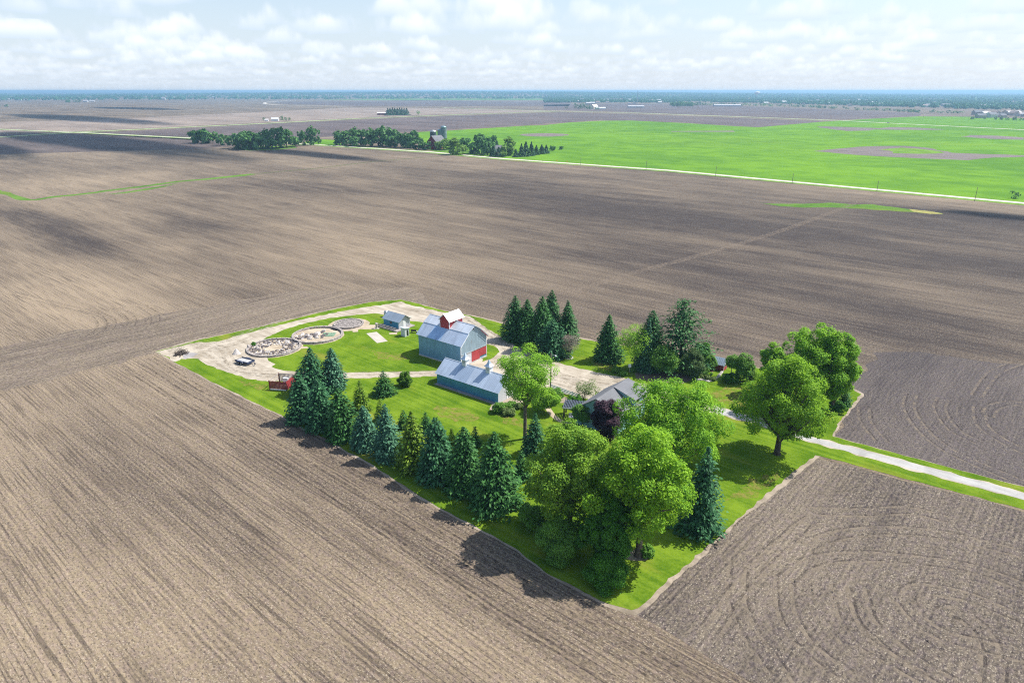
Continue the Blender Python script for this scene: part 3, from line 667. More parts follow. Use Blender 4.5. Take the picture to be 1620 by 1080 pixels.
deciduous('broadleaf_tree', "wide bright green broadleaf tree hiding the teal house", (1060, 740), 594, 186, .10, L_BRIGHT, M_BARK, 90, 1.0, .40, .36, 0, 61, limbs=20)
deciduous('purple_tree', "dark purple leaved tree before the teal house gable", (958, 700), 628, 54, .08, L_PURPLE, M_BARK_D, 34, 1.1, .32, .25, 0, 62)
deciduous('small_tree', "small round green tree in front of the dark pergola", (921, 674), 638, 30, .2, L_SHRUB, M_BARK, 16, .9, .28, .2, 0, 63)
deciduous('apple_tree', "crooked pale green fruit tree in front of the gravel yard", (923, 634), 605, 34, .25, L_SHRUB_P, M_BARK, 10, .22, .26, .3, .3, 64, lean=(.8, .3))
shrub('dark_shrub', "low dark spreading shrub under the crooked fruit tree", (909, 642), 627, 32, L_DENSE, 65)
shrub('hedge_bush', "pale green bush at the end of the low white fence", (880, 632), 614, 22, L_SHRUB, 66)
for i, (bx, by, ty, wd, lm, lb) in enumerate([(790, 652, 637, 18, L_SHRUB, "dark leafy bush at the white end corner of the long coop"), (801, 648, 636, 16, L_SHRUB, "middle leafy bush along the white end of the long coop"), (811, 643, 634, 14, L_SHRUB, "small leafy bush by the red soil at the coop end"),
                                             (806, 655, 645, 22, L_SHRUB_P, "low yellow green plants in front of the coop end bushes"), (822, 645, 637, 22, L_SHRUB_P, "low yellow green plants nearer the slim tree trunk")]):
    shrub('garden_bush', lb, (bx, by), ty, wd, lm, 70+i, "bushes along the white end of the coop", lobes=9)
# drive side trees
deciduous('oak_tree', "large spreading yellow green oak standing beside the drive", (1229, 718), 546, 146, .14, L_OAK, M_BARK_D, 90, 1.0, .40, .45, .06, 80, limbs=24, egg=.46)
deciduous('broadleaf_tree', "tallest bright green broadleaf tree behind the oak by the drive", (1279, 646), 507, 112, .12, L_BRIGHT, M_BARK, 60, 1.0, .42, .35, 0, 81)
deciduous('broadleaf_tree', "bright green broadleaf tree at the field corner right of the tallest one", (1316, 652), 518, 72, .14, L_BRIGHT, M_BARK, 44, 1.0, .42, .3, 0, 82)
deciduous('broadleaf_tree', "smaller bright green tree peeping out left behind the oak", (1216, 622), 540, 44, .2, L_BRIGHT, M_BARK, 26, .9, .4, .3, 0, 83)
conifer('young_evergreen', "small dark conical evergreen under the field corner broadleaf", (1335, 640), 610, 18, L_SPRUCE, 84, size=.7)
shrub('dark_shrub', "dark shrub in the shade below the field corner broadleaf", (1322, 651), 634, 30, L_DENSE, 85)
# garden in the middle
conifer('spruce_tree', "lone green spruce with two tips between the two evergreen clumps", (961, 569), 496, 38, L_SPRUCE, 86, ragged=.15)
deciduous('thin_tree', "thin open light green tree with a pale bare trunk by the gravel yard", (1003, 583), 516, 54, .36, L_ASH, M_BARK_L, 18, .28, .32, .16, .3, 87)
conifer('spruce_tree', "dark spruce touching the big ragged fir", (1027, 582), 489, 42, L_FIR, 88)
conifer('spruce_tree', "young blue spruce showing before the dark spruce beside the ragged fir", (1022, 586), 505, 26, L_BLUE, 89, size=.8)
conifer('fir_tree', "tall ragged dark fir with open upswept branches", (1075, 582), 467, 76, L_FIR, 90, ragged=.45, gap=.46, droop=-.12, pw=.6, size=1.1, dens=.85)
deciduous('small_tree', "small green tree under the right branches of the ragged fir", (1108, 578), 543, 30, .1, L_DENSE, M_BARK, 16, .9, .34, .2, 0, 91)
deciduous('small_tree', "round green tree in front of the dark spruce and ragged fir", (1050, 592), 547, 44, .1, L_SHRUB, M_BARK, 20, 1.0, .34, .2, 0, 92)
shrub('grey_green_shrub', "large grey green shrub left of the red playhouse", (1094, 596), 554, 37, leaf("grey_green_leaves", (.05, .12, .03), (.14, .22, .07)), 93, lobes=22)
shrub('small_shrub', "small bright green shrub touching the red playhouse", (1122, 583), 562, 24, L_SHRUB, 94)
deciduous('small_tree', "small round tree between the red playhouse and the oak", (1175, 604), 560, 34, .15, L_SHRUB, M_BARK, 18, .9, .3, .2, 0, 95)
deciduous('small_tree', "slender sapling with a thin stem right of the red playhouse", (1156, 596), 560, 18, .45, L_SHRUB, M_BARK_L, 9, .8, .28, .12, .1, 96)
shrub('dark_shrub', "very dark low shrub below the slender sapling", (1154, 605), 589, 28, L_DENSE, 97)
shrub('pale_shrub', "pale yellow green shrub at the oak end of the flower garden", (1187, 604), 580, 16, L_SHRUB_P, 98)
for i, (bx, by, ty, wd, lm, lb) in enumerate([(1115, 592, 584, 26, L_SHRUB, "dark low plants in front of the red playhouse mulch"), (1104, 598, 590, 18, L_SHRUB_P, "pale low flowers at the left start of the stone border"), (1118, 600, 594, 14, L_SHRUB_P, "pale low flowers halfway along the stone border"),
                                             (1128, 602, 596, 10, L_SHRUB_P, "grey green tuft at the corner of the stone border"), (976, 589, 580, 20, L_SHRUB, "low leafy plants at the gravel yard edge before the bird box"), (1000, 588, 580, 9, L_SHRUB, "little green bush right beside the bird box post"), (986, 594, 587, 16, L_SHRUB, "low leafy clump in front of the bird box post")]):
    shrub('garden_plant', lb, (bx, by), ty, wd, lm, 110+i, "low plants of the shade garden", lobes=7)
G_CL = "evergreens in the clump behind the barn"
conifer('spruce_tree', "dark spruce at the barn end of the evergreen clump", (815, 536), 466.5, 36, L_FIR, 121, G_CL)
conifer('spruce_tree', "second dark spruce from the barn in the evergreen clump", (834, 539), 472, 38, L_SPRUCE, 122, G_CL)
conifer('spruce_tree', "tallest spruce at the back of the evergreen clump", (872, 538), 457.5, 40, L_FIR, 123, G_CL)
conifer('spruce_tree', "broad spruce in the middle of the evergreen clump", (857, 552), 467, 46, L_SPRUCE, 124, G_CL)
conifer('spruce_tree', "pointed spruce at the far right back of the evergreen clump", (897, 540), 474, 34, L_FIR, 125, G_CL)
conifer('spruce_tree', "lowest widest bluish spruce at the front of the evergreen clump", (874, 564), 504, 41, L_BLUEDK, 126, G_CL)
deciduous('bare_tree', "leafless grey brown tree in a white stone ring before the evergreen clump", (900, 566), 528, 32, .25, L_GREYBARE, M_BARK, 13, .12, .18, .2, .3, 127, limbs=26)

# ------------------------------------------------------------------ buildings of the farm (local x along the long side, y across, z up)
def placed(near, L, W_, rot):
    """base centre for a building whose near front corner is at a photo pixel"""
    n = g(*near); u = Vector((math.cos(rot), math.sin(rot), 0)); v = Vector((-u.y, u.x, 0))
    return n - u*(L/2) + v*(W_/2)
def door_panel(b, x, y0, y1, z0, z1, t=.06): b.box(x, x+t, y0, y1, z0, z1)
# big gambrel barn
L, W_ = 13.5, 9.2; l, hw = L/2, W_/2; E_, B_, T_ = 5.6, 7.75, 9.0
barn = thing('barn', "big blue grey gambrel barn with red sliding doors and a red roof cupola", 'barn', placed((729.6, 582), L, W_, HOUSE_ROT), HOUSE_ROT)
yb = hw - 2.5
prof = [(-hw, .35), (hw, .35), (hw, E_), (yb, B_), (0, T_), (-yb, B_), (-hw, E_)]
MB().prism([(-hw, .35), (hw, .35), (hw, E_), (yb, B_), (0, T_), (-yb, B_), (-hw, E_)], -l, l-.05).build('wall', M_SIDING, barn)
MB().prism([(-hw, 2.95), (hw, 2.95), (hw, E_), (yb, B_), (0, T_), (-yb, B_), (-hw, E_)], l-.05, l).build('gable', M_GABLE, barn)
MB().box(-l-.08, l+.08, -hw-.08, hw+.08, -.1, .35).build('foundation', M_FOUND, barn)
rb = MB()
def roof_pair(b, p, q, x0, x1, th=.09, mats=None):
    """a roof facet between eave point p and ridge point q (y,z), both sides mirrored"""
    for s in (-1, 1):
        for i, (a, c, mi) in enumerate(mats or [(x0, x1, 0)]):
            b.cur = mi if s < 0 else 0
            pts = [(a, s*p[0], p[1]), (c, s*p[0], p[1]), (c, s*q[0], q[1]), (a, s*q[0], q[1])]
            b.slab(pts if s < 0 else pts[::-1], th)
    b.cur = 0
sl_ = (B_-E_)/(2.5)
roof_pair(rb, (hw+.35, E_-.35*sl_+.02), (yb, B_+.02), -l-.35, l+.45, .09, [(-l-.35, -l+3.5, 0), (-l+3.5, -l+7.4, 2), (-l+7.4, l+.45, 0)])
rb.cur = 1
sl2 = (T_-B_)/yb
for s in (-1, 1):
    pts = [(-l-.35, s*(yb+.18), B_+.10-.18*sl2), (l+.45, s*(yb+.18), B_+.10-.18*sl2), (l+.45, 0, T_+.10), (-l-.35, 0, T_+.10)]
    rb.slab(pts if s < 0 else pts[::-1], .09)
rb.build('roof', [M_TIN, M_TIN_L, M_TIN_B], barn)
MB().prism([(-.12, T_+.2), (.12, T_+.2), (0, T_+.30)], -l-.36, l+.46).build('ridge_cap', M_TIN_L, barn)
d_ = MB(); d_.box(l+.004, l+.07, -.9, 2.0, .4, 2.9); d_.box(l+.004, l+.09, 2.02, 4.45, .9, 2.86)
d_.build('sliding_door', M_RED, barn)
dd = MB(); dd.box(l+.004, l+.05, -hw+.1, -.95, .35, 2.9); dd.build('white_door', M_WHITEWALL, barn)
MB().box(l+.006, l+.14, -hw, hw, 2.92, 3.08).build('door_track', M_STEEL, barn)
wv = MB(); wv.prism([(-.35, 8.05), (.35, 8.05), (.35, 8.35), (0, 8.65), (-.35, 8.35)], l+.004, l+.08); wv.build('hay_vent', M_WHITE, barn)
MB().box(l+.082, l+.10, -.2, .2, 8.12, 8.4).build('vent_opening', M_DARKWIN, barn)
for y in (-hw-.06, hw-.10): MB().box(l-.02, l+.06, y, y+.16, .36, E_-.1).build('corner_trim', M_WHITE, barn)
for s in (-1, 1):
    f_ = MB(); f_.slab([(l+.46, s*(hw+.36), E_-.5), (l+.50, s*(hw+.36), E_-.5), (l+.50, s*yb, B_-.14), (l+.46, s*yb, B_-.14)], .14); f_.build('barge_board', M_REDDARK if s > 0 else M_WHITE, barn)
cx0, cx1, cy, cz0, ce, ct = -1.55, 1.35, 2.35, 7.2, 9.75, 11.1; cm = (cx0+cx1)/2
cup = MB().prism([(cx0, cz0), (cx1, cz0), (cx1, ce), (cm, ct-.12), (cx0, ce)], -cy, cy, 'y').build('cupola', M_RED, barn)
rf = MB()
for s in (-1, 1):
    e = cm + s*(1.45+.35); ez = ce - .35*(ct-ce)/1.45
    pts = [(e, -cy-.35, ez), (e, cy+.35, ez), (cm, cy+.35, ct), (cm, -cy-.35, ct)]
    rf.slab(pts[::-1] if s < 0 else pts, .09)
rf.build('cupola_roof', M_TIN_W, cup)
for x in (cx0, cx1):
    for y in (-cy, cy): MB().box(x-.07, x+.07, y-.07, y+.07, cz0+.3, ce-.05).build('cupola_trim', M_WHITE, cup)

# long low coop with two roof vents
L, W_ = 17.1, 6.3; l, hw = L/2, W_/2; E_, T_ = 2.55, 4.9
coop = thing('coop', "long low blue coop with a grey tin roof and two white roof vents", 'outbuilding', placed((788.3, 638.4), L, W_, HOUSE_ROT), HOUSE_ROT)
MB().prism([(-hw, 0), (hw, 0), (hw, E_), (0, T_), (-hw, E_)], -l, l-.06).build('wall', M_COOPWALL, coop)
MB().prism([(-hw, 0), (hw, 0), (hw, E_), (0, T_), (-hw, E_)], l-.06, l).build('gable', M_WHITEWALL, coop)
rb = MB(); sl_ = (T_-E_)/hw
roof_pair(rb, (hw+.3, E_-.3*sl_+.02), (0, T_+.02), -l-.3, l+.3, .08, [(-l-.3, -l+4.8, 0), (-l+4.8, -l+8.6, 2), (-l+8.6, l+.3, 0)])
rb.build('roof', [M_TIN, M_TIN_L, metal_sheet("mid_tin_roof", (.44, .54, .68), 0, .4, .42, .35)], coop)
MB().prism([(-.14, T_+.08), (.14, T_+.08), (0, T_+.2)], -l-.31, l+.31).build('ridge_cap', M_TIN_L, coop)
MB().box(l+.004, l+.06, -.5, .5, 0, 2.1).build('door', M_WHITE, coop)
MB().box(-l, l, -hw-.9, -hw-.02, .0, .12).build('stone_footing', M_ASH, coop)
for x in (-l+5.6, -l+12.2):
    vt = MB(); vt.box(x-.55, x+.55, -.55, .55, T_-.5, T_+1.25); o = vt.build('roof_vent', M_WHITE, coop)
    cp = MB(); cp.add([(x-.8, -.8, T_+1.2), (x+.8, -.8, T_+1.2), (x+.8, .8, T_+1.2), (x-.8, .8, T_+1.2), (x-.35, -.35, T_+1.75), (x+.35, -.35, T_+1.75), (x+.35, .35, T_+1.75), (x-.35, .35, T_+1.75), (x, 0, T_+2.75)],
           [(3, 2, 1, 0), (0, 1, 5, 4), (1, 2, 6, 5), (2, 3, 7, 6), (3, 0, 4, 7), (4, 5, 8), (5, 6, 8), (6, 7, 8), (7, 4, 8)]); cp.build('vent_cap', M_TIN, o)
    lv = MB()
    for z in (T_+.35, T_+.6, T_+.85): lv.box(x-.4, x+.4, -.60, -.552, z, z+.12)
    lv.build('louvre', M_FOUND, o)
# little shed on a deck
L, W_ = 5.85, 4.15; l, hw = L/2, W_/2; E_, T_ = 2.0, 3.35
sp = placed((631.1, 522), L, W_, HOUSE_ROT)
shed = thing('shed', "small dark blue shed with a grey roof and pale front gable", 'shed', sp + Vector((0, 0, .3)), HOUSE_ROT)
MB().prism([(-hw, 0), (hw, 0), (hw, E_), (0, T_), (-hw, E_)], -l, l-.05).build('wall', M_SHEDWALL, shed)
MB().prism([(-hw, 0), (hw, 0), (hw, E_), (0, T_), (-hw, E_)], l-.05, l).build('gable', metal_sheet("grey_gable_boards", (.46, .48, .52), 1, .2), shed)
rb = MB(); sl_ = (T_-E_)/hw; roof_pair(rb, (hw+.3, E_-.3*sl_+.02), (0, T_+.02), -l-.3, l+.55, .08); rb.build('roof', metal_sheet("shed_tin_roof", (.30, .37, .45), 0, .4, .5, .2), shed)
MB().box(l+.004, l+.05, -.45, .45, .05, 1.9).build('door', M_WHITE, shed)
MB().box(-.4, .4, -hw-.05, -hw-.004, .9, 1.5).build('window', M_DARKWIN, shed)
dk = MB(); dk.box(-l-.8, l+1.0, -hw-1.7, hw+.9, -.3, -.06); tag(dk.build('deck', M_WOOD_GR, None, sp + Vector((0, 0, .32)), HOUSE_ROT), "low grey wooden deck under the small blue shed", 'deck')
fl = MB()
for i in range(14): fl.box(-l-.75+i*.55, -l-.75+i*.55+.08, -hw-1.66, -hw-1.58, 0, .8)
fl.box(-l-.78, -l+6.6, -hw-1.68, -hw-1.56, .74, .82); fl.box(-l-.78, -l+6.6, -hw-1.66, -hw-1.58, .3, .36)
tag(fl.build('deck_railing', M_WOOD_GR, None, sp + Vector((0, 0, .28)), HOUSE_ROT), "low weathered railing along the front of the shed deck", 'railing')
# small upright hutch, tank, bench near the shed
h_ = thing('privy', "small white upright cabinet with a dark opening beside the shed", 'outhouse', g(641, 531) , HOUSE_ROT)
b = MB(); b.prism([(-.75, 0), (.75, 0), (.75, 2.05), (-.75, 2.3)], -.75, .75); b.build('wall', M_WHITEWALL, h_)
MB().slab([(-.95, -.95, 2.36), (.95, -.95, 2.36), (.95, .95, 2.08), (-.95, .95, 2.08)], .08).build('roof', M_TIN_L, h_)
MB().box(.752, .79, -.1, .5, .2, 1.7).build('door', M_DARKWIN, h_)
tk = thing('water_tank', "small silvery tank behind the blue shed", 'tank', g(611, 501))
MB().lathe([(.55, .25), (.6, .4), (.6, 1.5), (.45, 1.75), (.12, 1.85)], 16).build('tank_body', M_STEEL, tk, smoothed=True)
for a in range(3): MB().box(.4*math.cos(a*2.1)-.05, .4*math.cos(a*2.1)+.05, .4*math.sin(a*2.1)-.05, .4*math.sin(a*2.1)+.05, 0, .3).build('leg', M_TRAILER, tk)
bn = thing('bench', "small dark bench on the grass between the shed and the barn", 'bench', g(655.5, 526), HOUSE_ROT + .4)
MB().box(-.8, .8, -.25, .25, .42, .5).build('seat', M_WHITE, bn); MB().slab([(-.8, -.3, .5), (.8, -.3, .5), (.8, -.38, 1.0), (-.8, -.38, 1.0)], .05).build('backrest', M_WOOD_DK, bn)
for x in (-.72, .62): MB().box(x, x+.1, -.25, .25, 0, .42).build('leg', M_WOOD_DK, bn)
pd = thing('stone_pillar', "stubby grey stone pillar left of the shed deck", 'pillar', g(596, 519.5))
MB().lathe([(.45, 0), (.45, .15), (.28, .2), (.3, 1.2), (.42, 1.25), (.42, 1.4), (.2, 1.6)], 10).build('shaft', M_BLOCK, pd)
MB().box(-.7, .7, -.5, .5, .0, .08).build('plinth', M_STONE_L, pd)

# concrete slab and raised stone rings
sheet('concrete_slab', [(579.5, 527.5), (596, 525), (613.5, 539.8), (596.5, 542.8)], .056, M_CONC, 0)
for q in ([(471, 549), (486, 548.3), (490, 551), (472, 551.8)], [(494, 540), (504, 539.5), (504, 545), (496, 545.8), (492, 543.6)], [(557, 519.5), (566, 519), (567, 525), (558, 525.6)], [(574, 514), (594, 513.8), (594, 521), (570, 521)], [(615, 527), (628, 525.5), (628, 529), (616, 529)]):
    sheet('stepping_pad', q, .052, M_SAND, .08, .5)
def ring(center, rx, label, pad, h_, base_sand=M_SAND):
    p = g(*center); r = rx*mpx(p); k = .0
    sheet('sand_floor', [(p.x + (r+pad)*math.cos(t), p.y + (r+pad)*math.sin(t)) for t in np.linspace(0, 2*math.pi, 41)[:-1]], .048, base_sand, .12, .6, world=True)
    o = thing('stone_ring', label, 'stone ring', p, 0)
    b = MB(); n = int(2*math.pi*r/.62)
    for row in range(2):
        for i in range(n):
            if row and rnd.random() < .10: continue
            a = 2*math.pi*(i+.5*row)/n; a1 = a + 2*math.pi/n*.95
            hh = h_*(.5*(row+1)) + rnd.uniform(-.05, .05); z0 = h_*.5*row
            q = [(rr*math.cos(t), rr*math.sin(t)) for rr in (r-.22, r+.22+rnd.uniform(-.04, .06)) for t in (a, a1)]
            b.add([(x, y, z) for z in (z0, hh) for x, y in q], [(0, 1, 3, 2), (4, 6, 7, 5), (0, 4, 5, 1), (1, 5, 7, 3), (3, 7, 6, 2), (2, 6, 4, 0)])
    b.build('block_wall', M_BLOCK, o)
    c_ = MB(); n2 = n
    for i in range(n2):
        a = 2*math.pi*i/n2; a1 = a + 2*math.pi/n2*.93
        q = [(rr*math.cos(t), rr*math.sin(t)) for rr in (r-.27, r+.27) for t in (a, a1)]
        b2 = [(x, y, z) for z in (h_+.045, h_+.045+rnd.uniform(.08, .14)) for x, y in q]
        c_.add(b2, [(0, 1, 3, 2), (4, 6, 7, 5), (0, 4, 5, 1), (1, 5, 7, 3), (3, 7, 6, 2), (2, 6, 4, 0)])
    c_.build('coping', M_COPING, o)
    return p, r
def rock_mesh(i):
    b = MB(); r_ = random.Random(i); n = 7
    prof = [(.42, 0), (.5, .14), (.42, .3), (.18, .40)]
    b.lathe(prof, n); b.v = [(x*r_.uniform(.75, 1.25)*1.25, y*r_.uniform(.75, 1.25)*.75, z*r_.uniform(.7, 1.2)) for x, y, z in b.v]
    me = bpy.data.meshes.new('rock'); me.from_pydata(b.v, [], b.f); me.materials.append(M_STONE if i % 3 else M_STONE_L); return me
ROCKS = [rock_mesh(i) for i in range(8)]
def rocks(p, spots, label, group, smin=.6, smax=1.3):
    for x, y in spots:
        o = link(bpy.data.objects.new('rock', rnd.choice(ROCKS))); s = rnd.uniform(smin, smax)
        o.location = (p.x+x, p.y+y, .05); o.rotation_euler = (0, 0, rnd.uniform(0, 6.28)); o.scale = (s, s, s)
        tag(o, label, 'rock', group)
p, r = ring((434, 550.5), 40, "lowest round stone ring filled with dark rocks beside the trailer", .6, .30)
sp_ = []
while len(sp_) < 200:
    a, q = rnd.uniform(0, 6.28), r*math.sqrt(rnd.uniform(.12, .86)); x, y = q*math.cos(a), q*math.sin(a)
    if all((x-i)**2+(y-j)**2 >.24 for i, j in sp_): sp_.append((x, y))
rocks(p, sp_, "dark rock lying in the stone ring beside the trailer", "rocks in the ring beside the trailer", .40, .75)
p, r = ring((503, 531), 38, "middle round stone ring with a heap of rocks and a green mat", .5, .42)
rocks(p, [(rnd.gauss(-.6, 1.1), rnd.gauss(.3, 1.3)) for _ in range(34)] + [(rnd.gauss(-4, .7), rnd.gauss(-1.2, 1.2)) for _ in range(14)], "dark rock in the heap inside the middle stone ring", "rocks in the middle ring", .6, 1.2)
mt = thing('green_tarp', "crumpled green tarpaulin inside the middle stone ring", 'tarp', g(520, 529.5) + Vector((0, 0, .06)))
b = MB(); n = 9
b.add([((i-4)*.42+rnd.uniform(-.1, .1), (j-4)*.36+rnd.uniform(-.1, .1), rnd.uniform(.05, .30)*(1 if 0 < i < 8 and 0 < j < 8 else .05)) for j in range(n) for i in range(n)], [(j*n+i, j*n+i+1, (j+1)*n+i+1, (j+1)*n+i) for j in range(n-1) for i in range(n-1)])
b.build('sheet', plain("faded_green_cloth", (.15, .24, .16), .8), mt)
p, r = ring((552, 513.5), 22, "farthest and smallest stone ring on a round sand pad", 1.7, .38)
rocks(p, [(rnd.uniform(-2.8, 2.8), rnd.uniform(-1.9, 2.1)) for _ in range(34)], "dark rock inside the smallest stone ring", "rocks in the smallest ring", .5, .9)
gb = MB(); gb.lathe([(r-.4, .05), (r-.45, .45), (0.2, .6)], 24); struct(gb.build('ring_rubble', plain("mixed_rubble", (.23, .205, .19), .95, scale=2.2, var=.65), None, p), 'stuff')

# flatbed trailer
tp = g(388, 574.5); te = g(403, 577); d = (te-tp); ta = math.atan2(d.y, d.x) - .12
tl_ = thing('trailer', "dark flatbed trailer with a grey deck parked on the gravel", 'trailer', tp, ta)
b = MB(); b.box(-2.1, 2.0, -1.0, 1.0, .62, .70); b.build('deck', M_DECK, tl_)
b = MB(); b.box(-2.15, 2.05, -1.08, -1.0, .50, .95); b.box(-2.15, 2.05, 1.0, 1.08, .50, .95); b.box(-2.15, -2.07, -1, 1, .5, .75); b.box(1.98, 2.05, -1, 1, .5, .95); b.build('frame', M_TRAILER, tl_)
b = MB(); b.tube([(2.0, -.7, .55), (3.3, 0, .55)], .06, 6); b.tube([(2.0, .7, .55), (3.3, 0, .55)], .06, 6); b.tube([(3.1, 0, .0), (3.1, 0, .9)], .05, 6); b.box(3.25, 3.55, -.12, .12, .48, .65); b.build('tongue', M_TRAILER, tl_)
def wheel(parent, x, y, z, r_, w_):
    k = [(r_*.62, -w_/2), (r_*.95, -w_/2), (r_, -w_/4), (r_, w_/4), (r_*.95, w_/2), (r_*.62, w_/2)]
    def ly(prof, n=18):
        m_ = MB(); m_.lathe(prof, n); m_.v = [(a+x, c+y, b_+z) for a, b_, c in m_.v]; return m_
    t = ly(k).build('wheel', M_RUBBER, parent, smoothed=False); ly([(r_*.2, -w_/2-.02), (r_*.6, -w_/2+.02), (r_*.6, w_/2-.02), (r_*.2, w_/2+.02)]).build('rim', M_STEEL, t)
for s in (-1, 1):
    for x in (-.75, .15): wheel(tl_, x, s*1.24, .38, .38, .24)
    b = MB(); b.prism([(-1.3, .62), (-1.05, .90), (.5, .90), (.75, .62), (.68, .62), (.46, .84), (-1.02, .84), (-1.23, .62)], s*1.24-.17, s*1.24+.17, 'y'); b.build('fender', M_TRAILER, tl_)
    MB().box(-2.2, -2.12, s*.8-.08, s*.8+.08, .55, .68).build('tail_light', M_RED, tl_)

# slatted red pen
pp = g(448, 611); pen = thing('slat_pen', "open topped pen of dark red slats on the lawn by the first spruces", 'pen', pp, R(-10))
px_, py_, ph = 1.95, 2.1, 2.1
b = MB()
for i in range(13): b.box(-px_+.1+i*.305, -px_+.1+i*.305+.255, -py_-.04, -py_+.02, .28, ph-.05+rnd.uniform(-.04, .04))
b.build('front_slats', M_REDDARK, pen)
b = MB()
for i in range(13): b.box(px_-.02, px_+.04, -py_+.1+i*.32, -py_+.1+i*.32+.24, .2, ph)
b.build('side_slats', M_RED, pen)  # brighter red than the front: sunlight on this side put into the colour
b = MB()
for i in range(13): b.box(-px_+.1+i*.305, -px_+.1+i*.305+.19, py_-.02, py_+.04, .2, ph)
b.build('back_slats', M_WOOD_GR, pen)
b = MB(); b.box(-px_-.04, -px_+.06, -py_, py_, ph-.12, ph+.02); b.box(-px_-.04, -px_+.05, -py_, py_, .9, 1.02); b.box(-px_-.04, px_, py_-.1, py_-.02, ph-.1, ph+.03); b.box(-px_, px_, -py_+.02, -py_+.12, .9, 1.0); b.build('rail', M_WOOD_GR, pen)
for sx in (-1, 1):
    for sy in (-1, 1): MB().box(sx*px_-.08, sx*px_+.08, sy*py_-.08, sy*py_+.08, 0, ph+.1).build('post', M_REDDARK, pen)
MB().box(-px_, px_, -py_-.02, -py_+.1, .02, .24).build('sill_board', M_WHITE, pen)
MB().box(-px_+.1, px_-.1, -py_+.14, py_-.14, .02, .10).build('floor_panel', M_EDGE, pen)
MB().box(-.6, .55, 1.2, 2.0, .1, 1.4).build('white_bin', M_WHITE, pen)
# brush pile, pebble cone, green barrel
bp = thing('brush_pile', "heap of branches and logs on the gravel at the far left tip", 'brush pile', g(287, 560))
b = MB()
for i in range(34):
    a = rnd.uniform(0, 6.28); q = rnd.uniform(0, 1.3); z = rnd.uniform(.1, .9)*(1-q/1.8); t = rnd.uniform(0, 6.28); ln = rnd.uniform(.5, 1.2)
    b.tube([(q*math.cos(a)-ln*math.cos(t), q*math.sin(a)-ln*math.sin(t), max(.05, z-.2)), (q*math.cos(a)+ln*math.cos(t), q*math.sin(a)+ln*math.sin(t), z+rnd.uniform(0, .5))], [rnd.uniform(.07, .15), .05], 5)
b.build('logs', M_BARK_D, bp)
n = 260; c = nr.normal(0, 1, (n, 3))*np.array([.9, .8, .35]) + np.array([-.3, .3, .75]); c[:, 2] = np.abs(c[:, 2])
link(bpy.data.objects.new('twigs', quads_mesh('twigs', kites(c, unit(nr.normal(size=(n, 3))), nr.uniform(.3, .6, n), nr.uniform(.05, .12, n)), nr.uniform(0, 1, n), L_GREYBARE)), bp)
pc = MB(); pc.lathe([(1.0, 0), (.8, .35), (.4, .9), (.12, 1.3)], 12); pc.v = [(x*rnd.uniform(.85, 1.15), y*rnd.uniform(.85, 1.15), z) for x, y, z in pc.v]
tag(pc.build('stone_heap', M_STONE_L, None, g(374.5, 559.5)), "small pale cone of stones on the gravel behind the trailer", 'stone heap')
shrub('small_shrub', "small dark upright bush at the edge of the lowest stone ring", (401.5, 547), 540.5, 6, L_DENSE, 130, lobes=6)
pl = MB(); pl.lathe([(.35, 0), (.4, .4), (.3, .9), (.1, 1.2)], 10); tag(pl.build('planter_stone', M_BLOCK, None, g(393.5, 552)), "stubby dark stone at the left end of the lowest ring", 'stone')

# house hidden among the trees, with shed dormer
hn = g(944.4, 650); HR = HOUSE_ROT
L, W_ = 11.5, 8.5; E_, T_ = 3.4, 6.4; l, hw = W_/2, L/2     # ridge runs along local y
Pk = g(944.4, 631, 0)
# gable peak seen at (944,631): stand the house so that its peak projects there
t_ = (T_ - HC) / ((-sP) + ((540-631)/FPX)*cP); peak = Vector(((944.4-810)/FPX*t_, (cP+((540-631)/FPX)*sP)*t_, 0))
v_ = Vector((-math.sin(HR), math.cos(HR), 0))
house = thing('house', "teal house with a grey shingle roof half hidden by trees", 'house', peak + v_*hw, HR)
MB().prism([(-l, 0), (l, 0), (l, E_), (0, T_), (-l, E_)], -hw, hw, 'y').build('wall', M_TEAL, house)
rb = MB(); sl_ = (T_-E_)/l
for s in (-1, 1):
    pts = [(s*(l+.4), -hw-.3, E_-.4*sl_+.03), (s*(l+.4), hw+.3, E_-.4*sl_+.03), (0, hw+.3, T_+.03), (0, -hw-.3, T_+.03)]
    rb.slab(pts[::-1] if s < 0 else pts, .12)
rb.build('roof', M_SHINGLE, house)
dm = MB(); dm.add([(.15, .6, T_+.12), (l+.1, .6, T_-1.2), (l+.1, .6, E_+.35), (.15, hw+.1, T_+.12), (l+.1, hw+.1, T_-1.2), (l+.1, hw+.1, E_+.35)], [(0, 1, 2), (3, 5, 4), (0, 3, 4, 1), (1, 4, 5, 2), (2, 5, 3, 0)])
do = dm.build('dormer', M_TEAL, house)
MB().slab([(0, .45, T_+.18), (l+.55, .45, T_-1.32), (l+.55, hw+.35, T_-1.32), (0, hw+.35, T_+.18)][::1], .10).build('dormer_roof', M_SHINGLE, do)
for y in (1.6, 4.0):
    wn = MB(); wn.box(l+.104, l+.16, y, y+1.3, E_+.5, E_+1.6); o = wn.build('window', M_WHITE, do); MB().box(l+.162, l+.18, y+.1, y+1.2, E_+.6, E_+1.5).build('pane', M_DARKWIN, o)
for x in (-2.6, 1.4):
    o = MB().box(x, x+1.2, -hw-.06, -hw-.004, 1.0, 2.3).build('window', M_WHITE, house); MB().box(x+.1, x+1.1, -hw-.08, -hw-.062, 1.1, 2.2).build('pane', M_DARKWIN, o)
for y in (-4.5, -1.0, 3.0):
    o = MB().box(l+.004, l+.06, y, y+1.3, .9, 2.3).build('window', M_WHITE, house); MB().box(l+.062, l+.08, y+.1, y+1.2, 1.0, 2.2).build('pane', M_DARKWIN, o)
